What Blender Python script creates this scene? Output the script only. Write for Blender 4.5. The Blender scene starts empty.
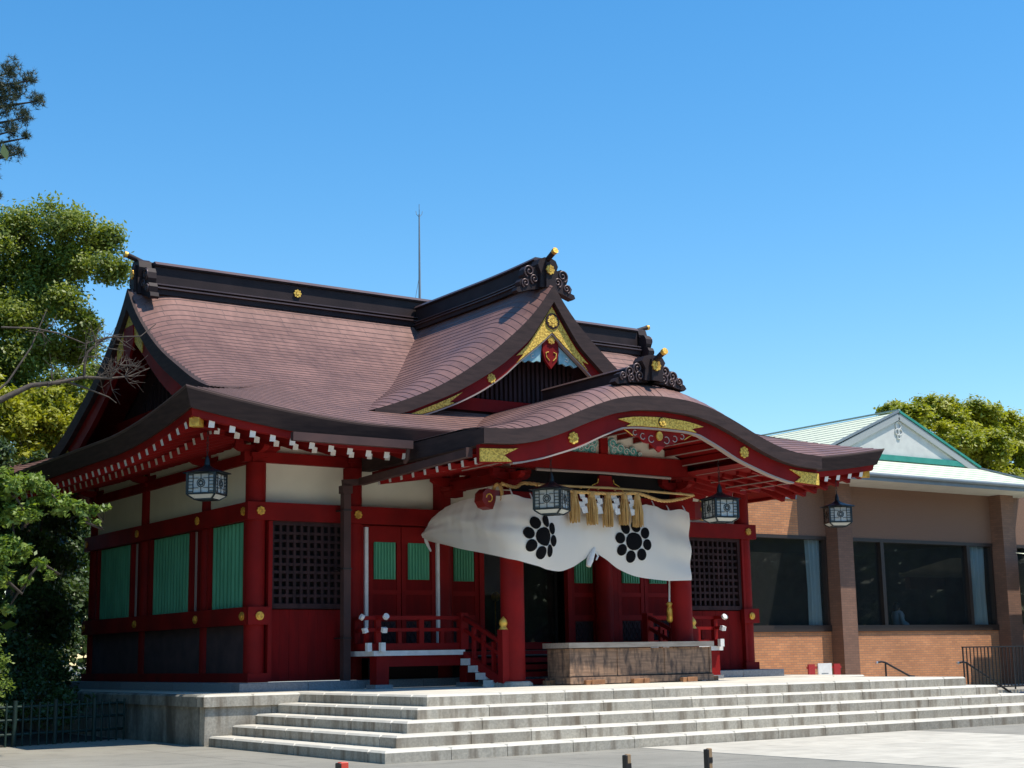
import bpy, bmesh, math, random
import numpy as np
from mathutils import Vector, Matrix
random.seed(7); RNG = np.random.default_rng(7)
SC = bpy.context.scene
COL = SC.collection
R = math.radians
# ------------------------------------------------------------------ camera
cam_d = bpy.data.cameras.new('camera'); cam = bpy.data.objects.new('camera', cam_d); COL.objects.link(cam)
YAW, PITCH, ROLL = 0.6035, 0.1812, -0.0178
Fw = Vector((math.sin(YAW)*math.cos(PITCH), math.cos(YAW)*math.cos(PITCH), math.sin(PITCH)))
R0 = Vector((math.cos(YAW), -math.sin(YAW), 0)); U0 = R0.cross(Fw)
Rt = R0*math.cos(ROLL) + U0*math.sin(ROLL); Up = -R0*math.sin(ROLL) + U0*math.cos(ROLL)
M = Matrix(((Rt.x, Up.x, -Fw.x), (Rt.y, Up.y, -Fw.y), (Rt.z, Up.z, -Fw.z))).to_4x4()
M.translation = Vector((-12.7017, -27.6518, 1.5))
cam.matrix_world = M
cam_d.sensor_width = 36; cam_d.lens = 36*1484.04/1024; cam_d.clip_start = .1; cam_d.clip_end = 3000
SC.camera = cam
# ------------------------------------------------------------------ light
SUN = Vector((.30, -.35, 1)).normalized()
world = bpy.data.worlds.new('World'); SC.world = world; world.use_nodes = True
nt = world.node_tree; nt.nodes.clear()
sky = nt.nodes.new('ShaderNodeTexSky'); sky.sky_type = 'NISHITA'; sky.sun_disc = False
sky.sun_elevation = math.asin(SUN.z); sky.sun_rotation = math.atan2(SUN.x, SUN.y)
sky.air_density = 1.2; sky.dust_density = .2; sky.ozone_density = 4.0; sky.altitude = 0
bg = nt.nodes.new('ShaderNodeBackground'); bg.inputs['Strength'].default_value = .15
hs = nt.nodes.new('ShaderNodeHueSaturation'); hs.inputs['Saturation'].default_value = 1.32; hs.inputs['Hue'].default_value = .496; nt.links.new(sky.outputs[0], hs.inputs['Color'])
wo = nt.nodes.new('ShaderNodeOutputWorld')
nt.links.new(hs.outputs[0], bg.inputs[0]); nt.links.new(bg.outputs[0], wo.inputs[0])
sl = bpy.data.lights.new('sun', 'SUN'); sl.energy = 4.6; sl.angle = R(.53); sl.color = (1, .93, .82)
so = bpy.data.objects.new('sun', sl); COL.objects.link(so); so.rotation_euler = SUN.to_track_quat('Z', 'Y').to_euler(); so.location = (20, -20, 40)
SC.view_settings.view_transform = 'Standard'; SC.view_settings.look = 'None'; SC.view_settings.exposure = 0.35; SC.view_settings.gamma = 1
SC.view_settings.use_curve_mapping = False
SC.render.engine = 'CYCLES'

# ------------------------------------------------------------------ materials
MATS = {}
def mat(name, col, rough=.6, col2=None, scale=4, bump=0., bscale=None, metal=0., stretch=(1, 1, 1), rnd=0., spec=None, detail=6, lo=.35, hi=.65, dirt=None, dscale=1.2, dstretch=(1, 1, 1), dlo=.5, dhi=.75, sheen=0):
    if name in MATS: return MATS[name]
    m = bpy.data.materials.new(name); m.use_nodes = True; MATS[name] = m
    n = m.node_tree.nodes; l = m.node_tree.links; b = n['Principled BSDF']
    b.inputs['Roughness'].default_value = rough; b.inputs['Metallic'].default_value = metal
    if spec is not None: b.inputs['Specular IOR Level'].default_value = spec
    tc = n.new('ShaderNodeTexCoord')
    def noise(sc, st, det=detail):
        mp = n.new('ShaderNodeMapping'); mp.inputs['Scale'].default_value = st; l.new(tc.outputs['Object'], mp.inputs[0])
        t = n.new('ShaderNodeTexNoise'); t.inputs['Scale'].default_value = sc; t.inputs['Detail'].default_value = det; l.new(mp.outputs[0], t.inputs['Vector']); return t.outputs['Fac']
    def ramp(f, a, c, c0=(0, 0, 0, 1), c1=(1, 1, 1, 1)):
        r = n.new('ShaderNodeMapRange'); r.inputs[1].default_value = a; r.inputs[2].default_value = c; l.new(f, r.inputs[0]); return r.outputs[0]
    def mix(fac, A, B, t='MIX'):
        x = n.new('ShaderNodeMix'); x.data_type = 'RGBA'; x.blend_type = t
        if isinstance(fac, float): x.inputs[0].default_value = fac
        else: l.new(fac, x.inputs[0])
        for i, v in ((6, A), (7, B)):
            if isinstance(v, tuple): x.inputs[i].default_value = (*v[:3], 1)
            else: l.new(v, x.inputs[i])
        return x.outputs[2]
    cur = tuple(col)
    if col2: cur = mix(ramp(noise(scale, stretch), lo, hi), tuple(col), tuple(col2))
    if rnd:
        a = n.new('ShaderNodeAttribute'); a.attribute_name = 'rnd'
        r = n.new('ShaderNodeMapRange'); r.inputs[3].default_value = 1-rnd; r.inputs[4].default_value = 1+rnd; l.new(a.outputs['Fac'], r.inputs[0])
        cc = n.new('ShaderNodeCombineColor')
        for i in range(3): l.new(r.outputs[0], cc.inputs[i])
        cur = mix(1.0, cur, cc.outputs[0], 'MULTIPLY')
    if dirt:
        cur = mix(ramp(noise(dscale, dstretch, 8), dlo, dhi), cur, tuple(dirt))
    if isinstance(cur, tuple): b.inputs['Base Color'].default_value = (*cur[:3], 1)
    else: l.new(cur, b.inputs['Base Color'])
    if bump:
        bp = n.new('ShaderNodeBump'); bp.inputs['Strength'].default_value = bump; bp.inputs['Distance'].default_value = .02
        l.new(noise(bscale or scale*6, stretch, 5), bp.inputs['Height']); l.new(bp.outputs[0], b.inputs['Normal'])
    m['x'] = 1
    return m
RED = mat('red_lacquer', (.25, .009, .008), .6, (.165, .007, .007), 1.3, .08, 9, spec=.13, dirt=(.13, .010, .008), dscale=1.1, dstretch=(1, 1, .35), dlo=.58, dhi=.8)
REDD = mat('red_lacquer_panel', (.19, .007, .007), .75, (.13, .006, .006), 2.2, .1, 14, spec=.12, stretch=(3, 3, .5))
DARKW = mat('dark_wood', (.048, .024, .026), .75, (.028, .015, .017), 3, .15, 12, spec=.2, stretch=(2, 2, .6))
CREAM = mat('cream_plaster', (.80, .77, .63), .8, (.74, .71, .58), 1.5, .05, 20)
mat('pale_trim', (.34, .27, .235), .7)
WHITE = mat('white_paint', (.78, .77, .74), .6, (.66, .65, .62), 6)
GREEN = mat('green_shutter', (.085, .36, .20), .6, (.055, .27, .145), 3, stretch=(1, 1, .3))
COPPER = None
EDGE = mat('roof_edge_copper', (.055, .034, .031), .7, (.036, .023, .022), 2.5, .15, 30, stretch=(1, 1, 7), spec=.2)
RIDGE = mat('ridge_copper', (.032, .020, .020), .6, (.021, .013, .014), 2, .1, 20, spec=.22)
RIDGEL = mat('ridge_cap_copper', (.11, .068, .064), .4, (.08, .05, .05), 2, .1, 20, metal=.25)
PIPE = mat('brown_downpipe', (.085, .045, .04), .6, (.06, .034, .032), 2, spec=.25)
GOLD = mat('gilt_metal', (.90, .52, .08), .42, (.55, .28, .04), 9, .5, 28, metal=.4, lo=.42, hi=.6)
GOLDP = mat('gilt_plate', (.90, .60, .11), .55, (.50, .30, .045), 22, .9, 40, metal=.05, spec=.3, lo=.44, hi=.58)
BLACKP = mat('black_paint', (.008, .008, .009), .9, spec=.05)
CLOTH = None
STONE = mat('granite_block', (.39, .36, .295), .8, (.29, .27, .225), 26, .25, 60, rnd=.2, dirt=(.15, .12, .085), dscale=2.6, dstretch=(2.2, 2.2, .3), dlo=.47, dhi=.72, detail=9)
STONET = mat('granite_paving', (.66, .61, .50), .8, (.56, .52, .43), 5, .12, 50, rnd=.08, detail=9)
TREAD = mat('sunlit_worn_tread', (.62, .58, .49), .8, (.54, .505, .425), 5, .12, 50, rnd=.05, detail=9)  # same granite, slightly worn; sun on the tread tops put into the paler colour
STONED = mat('shaded_granite_block', (.24, .235, .20), .85, (.16, .16, .135), 12, .2, 60, rnd=.16, dirt=(.07, .065, .05), dscale=1.6, dstretch=(1.6, 1.6, .35), dlo=.42, dhi=.66, detail=9)  # streaky granite, the left side's tree shade put into its darker colour
PLINTH = mat('blue_grey_granite', (.25, .26, .27), .6, (.18, .185, .20), 30, .15, 60, rnd=.1)
STEEL = mat('lantern_bronze', (.028, .040, .045), .45, (.018, .026, .03), 8, metal=.5)
PAPER = mat('lantern_glass', (.50, .52, .49), .5, (.42, .44, .42), 5)
STRAW = mat('straw_rope', (.66, .42, .15), .8, (.48, .28, .09), 14, .6, 60, stretch=(1, 1, .25))
WOODB = mat('weathered_box_wood', (.36, .22, .135), .85, (.22, .135, .085), 3, .35, 14, stretch=(.7, .7, 9), dirt=(.085, .058, .044), dscale=3.2, dstretch=(3.5, 3.5, 1.1), dlo=.45, dhi=.68)
WOODP = mat('pale_wood_edge', (.42, .35, .28), .8, (.33, .27, .21), 6, .2, 30, stretch=(.6, 3, 3))
WOODC = mat('orange_wood_chock', (.36, .17, .07), .8, (.24, .11, .05), 10, .2, 30)
TEAL = mat('teal_cloud_paint', (.06, .33, .30), .6, (.25, .52, .48), 7)
BLUEP = mat('pale_blue_paint', (.20, .42, .46), .6, (.32, .52, .55), 8)
IRON = mat('black_iron', (.015, .013, .013), .45)
ALU = mat('bronze_window_frame', (.050, .036, .030), .4, metal=.3)
SOFF = mat('pale_soffit', (.55, .53, .47), .8, (.48, .46, .41), 2)
GFASC = mat('grey_blue_fascia', (.20, .24, .26), .5, (.17, .20, .22), 3)
TEALR = mat('teal_verge_metal', (.025, .22, .17), .5, (.04, .27, .21), 3)
PINKW = mat('white_gable_board', (.60, .60, .56), .7, (.52, .52, .49), 3)
BAND = mat('brown_mosaic_tile', (.23, .125, .078), .75, (.15, .085, .058), 38, .3, 60, detail=3, lo=.4, hi=.6)
CURT = mat('pale_blue_curtain', (.72, .82, .85), .9, (.60, .72, .76), 3, stretch=(9, 9, .2))
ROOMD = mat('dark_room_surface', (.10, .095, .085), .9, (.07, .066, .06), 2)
BAMB = mat('dark_green_bamboo', (.010, .034, .023), .6, (.006, .022, .016), 4)
BARK = mat('tree_bark', (.075, .055, .04), .9, (.04, .03, .024), 6, .6, 30, stretch=(1, 1, .3))
BAREB = mat('grey_bare_bark', (.11, .085, .065), .9, (.06, .048, .038), 8, .5, 30)

def brickmat(name, c1, c2, mortar, bw=.22, rh=.066, ms=.006):
    m = bpy.data.materials.new(name); m.use_nodes = True; n = m.node_tree.nodes; l = m.node_tree.links; b = n['Principled BSDF']
    b.inputs['Roughness'].default_value = .8
    tc = n.new('ShaderNodeTexCoord'); sx = n.new('ShaderNodeSeparateXYZ'); l.new(tc.outputs['Object'], sx.inputs[0])
    ad = n.new('ShaderNodeMath'); l.new(sx.outputs[0], ad.inputs[0]); l.new(sx.outputs[1], ad.inputs[1])
    cx = n.new('ShaderNodeCombineXYZ'); l.new(ad.outputs[0], cx.inputs[0]); l.new(sx.outputs[2], cx.inputs[1])
    t = n.new('ShaderNodeTexBrick'); l.new(cx.outputs[0], t.inputs['Vector'])
    t.inputs['Color1'].default_value = (*c1, 1); t.inputs['Color2'].default_value = (*c2, 1); t.inputs['Mortar'].default_value = (*mortar, 1)
    t.inputs['Scale'].default_value = 1; t.inputs['Brick Width'].default_value = bw; t.inputs['Row Height'].default_value = rh; t.inputs['Mortar Size'].default_value = ms
    t.inputs['Bias'].default_value = 0
    nz = n.new('ShaderNodeTexNoise'); nz.inputs['Scale'].default_value = .8; nz.inputs['Detail'].default_value = 6; l.new(tc.outputs['Object'], nz.inputs['Vector'])
    mr = n.new('ShaderNodeMapRange'); mr.inputs[1].default_value = .3; mr.inputs[2].default_value = .7; mr.inputs[3].default_value = .8; mr.inputs[4].default_value = 1.12; l.new(nz.outputs['Fac'], mr.inputs[0])
    vm = n.new('ShaderNodeVectorMath'); vm.operation = 'SCALE'; l.new(t.outputs['Color'], vm.inputs[0]); l.new(mr.outputs[0], vm.inputs['Scale'])
    l.new(vm.outputs[0], b.inputs['Base Color'])
    bp = n.new('ShaderNodeBump'); bp.inputs['Strength'].default_value = .4; bp.inputs['Distance'].default_value = .01; bp.invert = True
    l.new(t.outputs['Fac'], bp.inputs['Height']); l.new(bp.outputs[0], b.inputs['Normal'])
    return m
BRICK = brickmat('orange_brick', (.60, .26, .11), (.48, .20, .088), (.27, .18, .12))
BRICKD = brickmat('brown_brick', (.24, .125, .08), (.19, .10, .066), (.15, .09, .065))

def roofmat():
    m = bpy.data.materials.new('copper_shingle'); m.use_nodes = True; n = m.node_tree.nodes; l = m.node_tree.links; b = n['Principled BSDF']
    b.inputs['Roughness'].default_value = .5; b.inputs['Metallic'].default_value = .08; b.inputs['Specular IOR Level'].default_value = .35
    uv = n.new('ShaderNodeUVMap'); uv.uv_map = 'UVMap'
    t = n.new('ShaderNodeTexBrick'); l.new(uv.outputs[0], t.inputs['Vector'])
    t.inputs['Color1'].default_value = (.215, .112, .092, 1); t.inputs['Color2'].default_value = (.18, .094, .078, 1); t.inputs['Mortar'].default_value = (.07, .042, .04, 1)
    t.inputs['Scale'].default_value = 1; t.inputs['Brick Width'].default_value = .75; t.inputs['Row Height'].default_value = .2; t.inputs['Mortar Size'].default_value = .006; t.inputs['Bias'].default_value = 0
    tc = n.new('ShaderNodeTexCoord')
    def nz(sc, st, lo, hi, a, c):
        mp = n.new('ShaderNodeMapping'); mp.inputs['Scale'].default_value = st; l.new(tc.outputs['Object'], mp.inputs[0])
        x = n.new('ShaderNodeTexNoise'); x.inputs['Scale'].default_value = sc; x.inputs['Detail'].default_value = 7; l.new(mp.outputs[0], x.inputs['Vector'])
        r = n.new('ShaderNodeMapRange'); r.inputs[1].default_value = lo; r.inputs[2].default_value = hi; r.inputs[3].default_value = a; r.inputs[4].default_value = c; l.new(x.outputs['Fac'], r.inputs[0]); return r.outputs[0]
    mu = n.new('ShaderNodeMath'); mu.operation = 'MULTIPLY'; l.new(nz(.9, (1, 1, 1), .3, .7, .84, 1.14), mu.inputs[0]); l.new(nz(7, (1, .3, .3), .3, .7, .86, 1.13), mu.inputs[1])
    vm = n.new('ShaderNodeVectorMath'); vm.operation = 'SCALE'; l.new(t.outputs['Color'], vm.inputs[0]); l.new(mu.outputs[0], vm.inputs['Scale'])
    l.new(vm.outputs[0], b.inputs['Base Color'])
    r2 = n.new('ShaderNodeMapRange'); r2.inputs[3].default_value = .38; r2.inputs[4].default_value = .62; l.new(mu.outputs[0], r2.inputs[0]); r2.inputs[1].default_value = .7; r2.inputs[2].default_value = 1.3; l.new(r2.outputs[0], b.inputs['Roughness'])
    return m
COPPER = roofmat()
LIP = mat('shingle_lip', (.15, .09, .08), .7)

def clothmat():
    m = bpy.data.materials.new('white_cotton'); m.use_nodes = True; n = m.node_tree.nodes; l = m.node_tree.links; b = n['Principled BSDF']
    b.inputs['Base Color'].default_value = (.93, .90, .82, 1); b.inputs['Roughness'].default_value = .9
    tr = n.new('ShaderNodeBsdfTranslucent'); tr.inputs[0].default_value = (.75, .74, .70, 1)
    mx = n.new('ShaderNodeMixShader'); mx.inputs[0].default_value = .3
    l.new(b.outputs[0], mx.inputs[1]); l.new(tr.outputs[0], mx.inputs[2]); l.new(mx.outputs[0], n['Material Output'].inputs[0]); return m
CLOTH = clothmat()
def glassmat(name, tint=(.75, .8, .8), refl=.25):
    m = bpy.data.materials.new(name); m.use_nodes = True; n = m.node_tree.nodes; l = m.node_tree.links
    n.remove(n['Principled BSDF'])
    t = n.new('ShaderNodeBsdfTransparent'); t.inputs[0].default_value = (*tint, 1)
    g = n.new('ShaderNodeBsdfGlossy'); g.inputs['Roughness'].default_value = .02; g.inputs[0].default_value = (.9, .95, .95, 1)
    fr = n.new('ShaderNodeFresnel'); fr.inputs[0].default_value = 1.5
    mx = n.new('ShaderNodeMixShader'); l.new(fr.outputs[0], mx.inputs[0]); l.new(t.outputs[0], mx.inputs[1]); l.new(g.outputs[0], mx.inputs[2])
    df = n.new('ShaderNodeBsdfDiffuse'); df.inputs[0].default_value = (.5, .55, .54, 1); m2 = n.new('ShaderNodeMixShader'); m2.inputs[0].default_value = .03; l.new(mx.outputs[0], m2.inputs[1]); l.new(df.outputs[0], m2.inputs[2]); l.new(m2.outputs[0], n['Material Output'].inputs[0]); return m  # thin grey diffuse veil stands in for brighter reflections in the panes
GLASS = glassmat('window_glass', (.62, .66, .65))
def leafmat(name, a, b_, trans=.35, cl=.5):
    m = bpy.data.materials.new(name); m.use_nodes = True; n = m.node_tree.nodes; l = m.node_tree.links; b = n['Principled BSDF']
    at = n.new('ShaderNodeAttribute'); at.attribute_name = 'rnd'
    mx = n.new('ShaderNodeMix'); mx.data_type = 'RGBA'; l.new(at.outputs['Fac'], mx.inputs[0]); mx.inputs[6].default_value = (*a, 1); mx.inputs[7].default_value = (*b_, 1)
    l.new(mx.outputs[2], b.inputs['Base Color']); b.inputs['Roughness'].default_value = .5
    tr = n.new('ShaderNodeBsdfTranslucent'); sc = n.new('ShaderNodeVectorMath'); sc.operation = 'MULTIPLY'; sc.inputs[1].default_value = (1.3, 1.35, .5); l.new(mx.outputs[2], sc.inputs[0]); l.new(sc.outputs[0], tr.inputs[0])
    ms = n.new('ShaderNodeMixShader'); ms.inputs[0].default_value = trans; l.new(b.outputs[0], ms.inputs[1]); l.new(tr.outputs[0], ms.inputs[2]); l.new(ms.outputs[0], n['Material Output'].inputs[0]); return m
LF_BIG = leafmat('olive_leaf', (.085, .13, .022), (.29, .33, .05))
LF_FRONT = leafmat('bright_leaf', (.075, .15, .020), (.30, .38, .07))
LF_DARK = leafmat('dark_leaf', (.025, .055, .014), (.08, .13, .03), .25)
LF_YEL = leafmat('yellow_green_leaf', (.13, .18, .015), (.46, .44, .035))
LF_PINE = leafmat('pine_needle', (.035, .055, .03), (.09, .10, .055), .15)

def groundmat():
    m = bpy.data.materials.new('grey_forecourt'); m.use_nodes = True; n = m.node_tree.nodes; l = m.node_tree.links; b = n['Principled BSDF']
    b.inputs['Roughness'].default_value = .85
    tc = n.new('ShaderNodeTexCoord')
    def nz(sc, lo, hi, a, c):
        x = n.new('ShaderNodeTexNoise'); x.inputs['Scale'].default_value = sc; x.inputs['Detail'].default_value = 8; l.new(tc.outputs['Object'], x.inputs['Vector'])
        r = n.new('ShaderNodeMapRange'); r.inputs[1].default_value = lo; r.inputs[2].default_value = hi; r.inputs[3].default_value = a; r.inputs[4].default_value = c; l.new(x.outputs['Fac'], r.inputs[0]); return r.outputs[0]
    mu = n.new('ShaderNodeMath'); mu.operation = 'MULTIPLY'; l.new(nz(.5, .3, .7, .85, 1.1), mu.inputs[0]); l.new(nz(60, .3, .7, .82, 1.15), mu.inputs[1])
    br = n.new('ShaderNodeTexBrick'); br.offset = 0; br.inputs['Scale'].default_value = 1; br.inputs['Brick Width'].default_value = 3.0; br.inputs['Row Height'].default_value = 3.0; br.inputs['Mortar Size'].default_value = .012
    br.inputs['Color1'].default_value = (.285, .265, .215, 1); br.inputs['Color2'].default_value = (.255, .24, .198, 1); br.inputs['Mortar'].default_value = (.13, .12, .10, 1); l.new(tc.outputs['Object'], br.inputs['Vector'])
    m3 = n.new('ShaderNodeMath'); m3.operation = 'MULTIPLY'; l.new(mu.outputs[0], m3.inputs[0]); l.new(nz(2.3, .5, .75, 1.0, .78), m3.inputs[1])
    vm = n.new('ShaderNodeVectorMath'); vm.operation = 'SCALE'; l.new(br.outputs['Color'], vm.inputs[0]); l.new(m3.outputs[0], vm.inputs['Scale']); l.new(vm.outputs[0], b.inputs['Base Color'])
    return m

# ------------------------------------------------------------------ mesh builder
class MB:
    def __init__(s): s.v = []; s.f = []; s.m = []; s.r = []; s.mats = []; s.uv = []; s.smooth = []; s.calls = []
    def mi(s, m):
        if m not in s.mats: s.mats.append(m)
        return s.mats.index(m)
    def add(s, vs, fs, m, rnd=None, smooth=False, uvs=None):
        s.calls.append((vs, fs, m, rnd, smooth, uvs)); o = len(s.v); s.v += [tuple(v) for v in vs]; k = s.mi(m); r = random.random() if rnd is None else rnd
        for i, f in enumerate(fs):
            s.f.append(tuple(j+o for j in f)); s.m.append(k); s.r.append(r); s.smooth.append(smooth); s.uv.append(uvs[i] if uvs else None)
        return s
    def box(s, x0, x1, y0, y1, z0, z1, m, rnd=None, bev=0):
        if bev:
            b = bev; tm = TREAD if (m is STONE and bev > .01) else m
            vs = []; 
            for (xx, yy) in ((x0, y0), (x1, y0), (x1, y1), (x0, y1)): vs.append((xx, yy, z0))
            for (xx, yy) in ((x0, y0), (x1, y0), (x1, y1), (x0, y1)): vs.append((xx, yy, z1-b))
            for (xx, yy) in ((x0+b, y0+b), (x1-b, y0+b), (x1-b, y1-b), (x0+b, y1-b)): vs.append((xx, yy, z1))
            fs = [(3, 2, 1, 0)] + [(i, (i+1) % 4, 4+(i+1) % 4, 4+i) for i in range(4)]
            rnd = random.random() if rnd is None else rnd
            s.add(vs, [(4+i, 4+(i+1) % 4, 8+(i+1) % 4, 8+i) for i in range(4)] + [(8, 9, 10, 11)], tm, rnd)
            return s.add(vs, fs, m, rnd)
        vs = [(x0, y0, z0), (x1, y0, z0), (x1, y1, z0), (x0, y1, z0), (x0, y0, z1), (x1, y0, z1), (x1, y1, z1), (x0, y1, z1)]
        return s.add(vs, [(3, 2, 1, 0), (4, 5, 6, 7), (0, 1, 5, 4), (1, 2, 6, 5), (2, 3, 7, 6), (3, 0, 4, 7)], m, rnd)
    def bar(s, a, b, w, h, m, up=(0, 0, 1), rnd=None, endmat=None):
        a = Vector(a); b = Vector(b); d = (b-a).normalized(); u = Vector(up); sd = d.cross(u)
        if sd.length < 1e-4: sd = d.cross(Vector((1, 0, 0)))
        sd.normalize(); u = sd.cross(d).normalized(); vs = []
        for p in (a, b):
            for i, j in ((-1, -1), (1, -1), (1, 1), (-1, 1)): vs.append(p+sd*i*w/2+u*j*h/2)
        s.add(vs, [(1, 2, 6, 5), (0, 1, 5, 4), (2, 3, 7, 6), (3, 0, 4, 7)], m, rnd)
        s.add(vs, [(0, 3, 2, 1)], endmat or m, rnd); s.add(vs, [(4, 5, 6, 7)], m, rnd); return s
    def tube(s, pts, rad, m, n=10, caps=True, rnd=None):
        pts = [Vector(p) for p in pts]
        if not hasattr(rad, '__len__'): rad = [rad]*len(pts)
        vs = []; ref = None
        for i, p in enumerate(pts):
            d = (pts[min(i+1, len(pts)-1)]-pts[max(i-1, 0)]).normalized()
            if ref is None: ref = d.orthogonal().normalized()
            ref = (ref-d*ref.dot(d)); ref = ref.normalized() if ref.length > 1e-5 else d.orthogonal().normalized(); b = d.cross(ref)
            for k in range(n):
                t = 2*math.pi*k/n; vs.append(p+(ref*math.cos(t)+b*math.sin(t))*rad[i])
        fs = [(i*n+k, i*n+(k+1) % n, (i+1)*n+(k+1) % n, (i+1)*n+k) for i in range(len(pts)-1) for k in range(n)]
        s.add(vs, fs, m, rnd, True)
        if caps: s.add([vs[k] for k in range(n)], [tuple(reversed(range(n)))], m, rnd); s.add([vs[-n+k] for k in range(n)], [tuple(range(n))], m, rnd)
        return s
    def prism(s, pts, off, m, rnd=None, frontmat=None):
        """pts: list of 3D points (planar outline); off: extrusion vector"""
        pts = [Vector(p) for p in pts]; off = Vector(off); n = len(pts)
        s.add(pts+[p+off for p in pts], [tuple(range(n, 2*n))] + [((i+1) % n, i, n+i, n+(i+1) % n) for i in range(n)], m, rnd)
        s.add(pts, [tuple(reversed(range(n)))], frontmat or m, rnd); return s
    def disc(s, c, nrm, r, th, m, n=20, sx=1., up=(0, 0, 1), rot=0.):
        c = Vector(c); nn = Vector(nrm).normalized(); u = Vector(up); a = u.cross(nn).normalized(); b = nn.cross(a)
        pts = [c+a*math.cos(2*math.pi*k/n)*r*sx*math.cos(rot)+b*math.sin(2*math.pi*k/n)*r*math.cos(rot) + (a*-math.sin(2*math.pi*k/n)*r+b*math.cos(2*math.pi*k/n)*r*sx)*math.sin(rot) for k in range(n)]
        return s.prism([p for p in pts], nn*th, m)
    def ribbon(s, xs, zt, zb, y0, y1, m, axis='x', rnd=None, frontmat=None):
        n = len(xs); vs = []
        for (yy) in (y0, y1):
            for x, z in zip(xs, zt): vs.append((x, yy, z) if axis == 'x' else (yy, x, z))
            for x, z in zip(xs, zb): vs.append((x, yy, z) if axis == 'x' else (yy, x, z))
        F = [(i, i+1, n+i+1, n+i) for i in range(n-1)]
        s.add(vs, F, frontmat or m, rnd)
        o = 2*n
        s.add(vs, [(o+i+1, o+i, o+n+i, o+n+i+1) for i in range(n-1)] + [(i+1, i, o+i, o+i+1) for i in range(n-1)] + [(n+i, n+i+1, o+n+i+1, o+n+i) for i in range(n-1)] + [(0, n, o+n, o), (n-1, o+n-1, o+2*n-1, 2*n-1)], m, rnd)
        return s
    def build(s, name, parent=None, label=None, merge=False):
        me = bpy.data.meshes.new(name); me.from_pydata(s.v, [], s.f)
        for m in s.mats: me.materials.append(m)
        me.polygons.foreach_set('material_index', s.m); me.polygons.foreach_set('use_smooth', s.smooth)
        at = me.attributes.new('rnd', 'FLOAT', 'FACE'); at.data.foreach_set('value', s.r)
        if any(u is not None for u in s.uv):
            ul = me.uv_layers.new(name='UVMap'); k = 0; buf = []
            for f, u in zip(s.f, s.uv):
                for j in range(len(f)): buf += list(u[j]) if u else [0, 0]
            ul.data.foreach_set('uv', buf)
        me.update()
        if not merge:
            bm = bmesh.new(); bm.from_mesh(me); 
            bmesh.ops.remove_doubles(bm, verts=bm.verts, dist=1e-5) if merge else None
            bm.free()
        o = bpy.data.objects.new(name, me); COL.objects.link(o)
        if parent: o.parent = parent
        if label: o['label'] = label
        return o
def thing(name, label, cat, loc=(0, 0, 0), rz=0, group=None):
    o = bpy.data.objects.new(name, None); COL.objects.link(o); o.location = loc; o.rotation_euler = (0, 0, rz); o.empty_display_size = .3
    return tag(o, label, cat, group)
def tag(o, label=None, cat=None, group=None, kind=None):
    if label: o['label'] = label
    if cat: o['category'] = cat
    if group: o['group'] = group
    if kind: o['kind'] = kind
    return o
def copy_part(o, parent, loc=None, rot=None):
    c = o.copy(); COL.objects.link(c); c.parent = parent
    if loc is not None: c.location = loc
    if rot is not None: c.rotation_euler = rot
    for ch in list(o.children): copy_part(ch, c)
    return c
def curve(pts):
    """smooth monotone-ish interpolation through (x, y) points"""
    xs = [p[0] for p in pts]; ys = [p[1] for p in pts]; n = len(xs)
    d = [(ys[i+1]-ys[i])/(xs[i+1]-xs[i]) for i in range(n-1)]
    m = [d[0]]+[(0 if d[i-1]*d[i] <= 0 else 2*d[i-1]*d[i]/(d[i-1]+d[i])) for i in range(1, n-1)]+[d[-1]]
    def f(x):
        if x <= xs[0]: return ys[0]+m[0]*(x-xs[0])
        if x >= xs[-1]: return ys[-1]+m[-1]*(x-xs[-1])
        i = max(k for k in range(n-1) if xs[k] <= x); h = xs[i+1]-xs[i]; t = (x-xs[i])/h
        return ys[i]*(2*t**3-3*t*t+1)+h*m[i]*(t**3-2*t*t+t)+ys[i+1]*(-2*t**3+3*t*t)+h*m[i+1]*(t**3-t*t)
    return f
def shingle(mb, fn, ss, ntt, step=.015, flip=False):
    """fn(s, t01)->(x,y,z): s rows from eave up; ss row positions; ntt columns; each row is a real lapped course"""
    def emit(a, b, c, d, uv, m):
        q = [a, b, c, d]; 
        if flip: q = q[::-1]; uv = uv[::-1]
        mb.add(q, [(0, 1, 2, 3)], m, 0.5, False, [uv])
    rg_ = random.Random(3)
    for i in range(len(ss)-1):
        s0, s1 = ss[i], ss[i+1]; of = rg_.uniform(0, 9)
        lo = [Vector(fn(s0, k/ntt)) for k in range(ntt+1)]; hi = [Vector(fn(s1, k/ntt)) for k in range(ntt+1)]
        up = Vector((0, 0, step)); L = [p+up for p in lo]; ulen = 0
        for k in range(ntt):
            du = (lo[k+1]-lo[k]).length
            emit(L[k], L[k+1], hi[k+1], hi[k], [(ulen+of, i*.2+.001), (ulen+du+of, i*.2+.001), (ulen+du+of, i*.2+.199), (ulen+of, i*.2+.199)], COPPER)
            emit(lo[k], lo[k+1], L[k+1], L[k], [(0, 0), (1, 0), (1, .1), (0, .1)], LIP)
            ulen += du
def crest(mb, c, nrm, r, m=None, up=(0, 0, 1), th=.03):
    m = m or GOLD; c = Vector(c); nn = Vector(nrm).normalized(); a = Vector(up).cross(nn).normalized(); b = nn.cross(a)
    mb.disc(c, nn, r*.42, th*1.4, m, 14)
    for k in range(8):
        t = math.pi/4*k; mb.disc(c+(a*math.cos(t)+b*math.sin(t))*r*.72, nn, r*.29, th+.001*k, m, 10)

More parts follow.
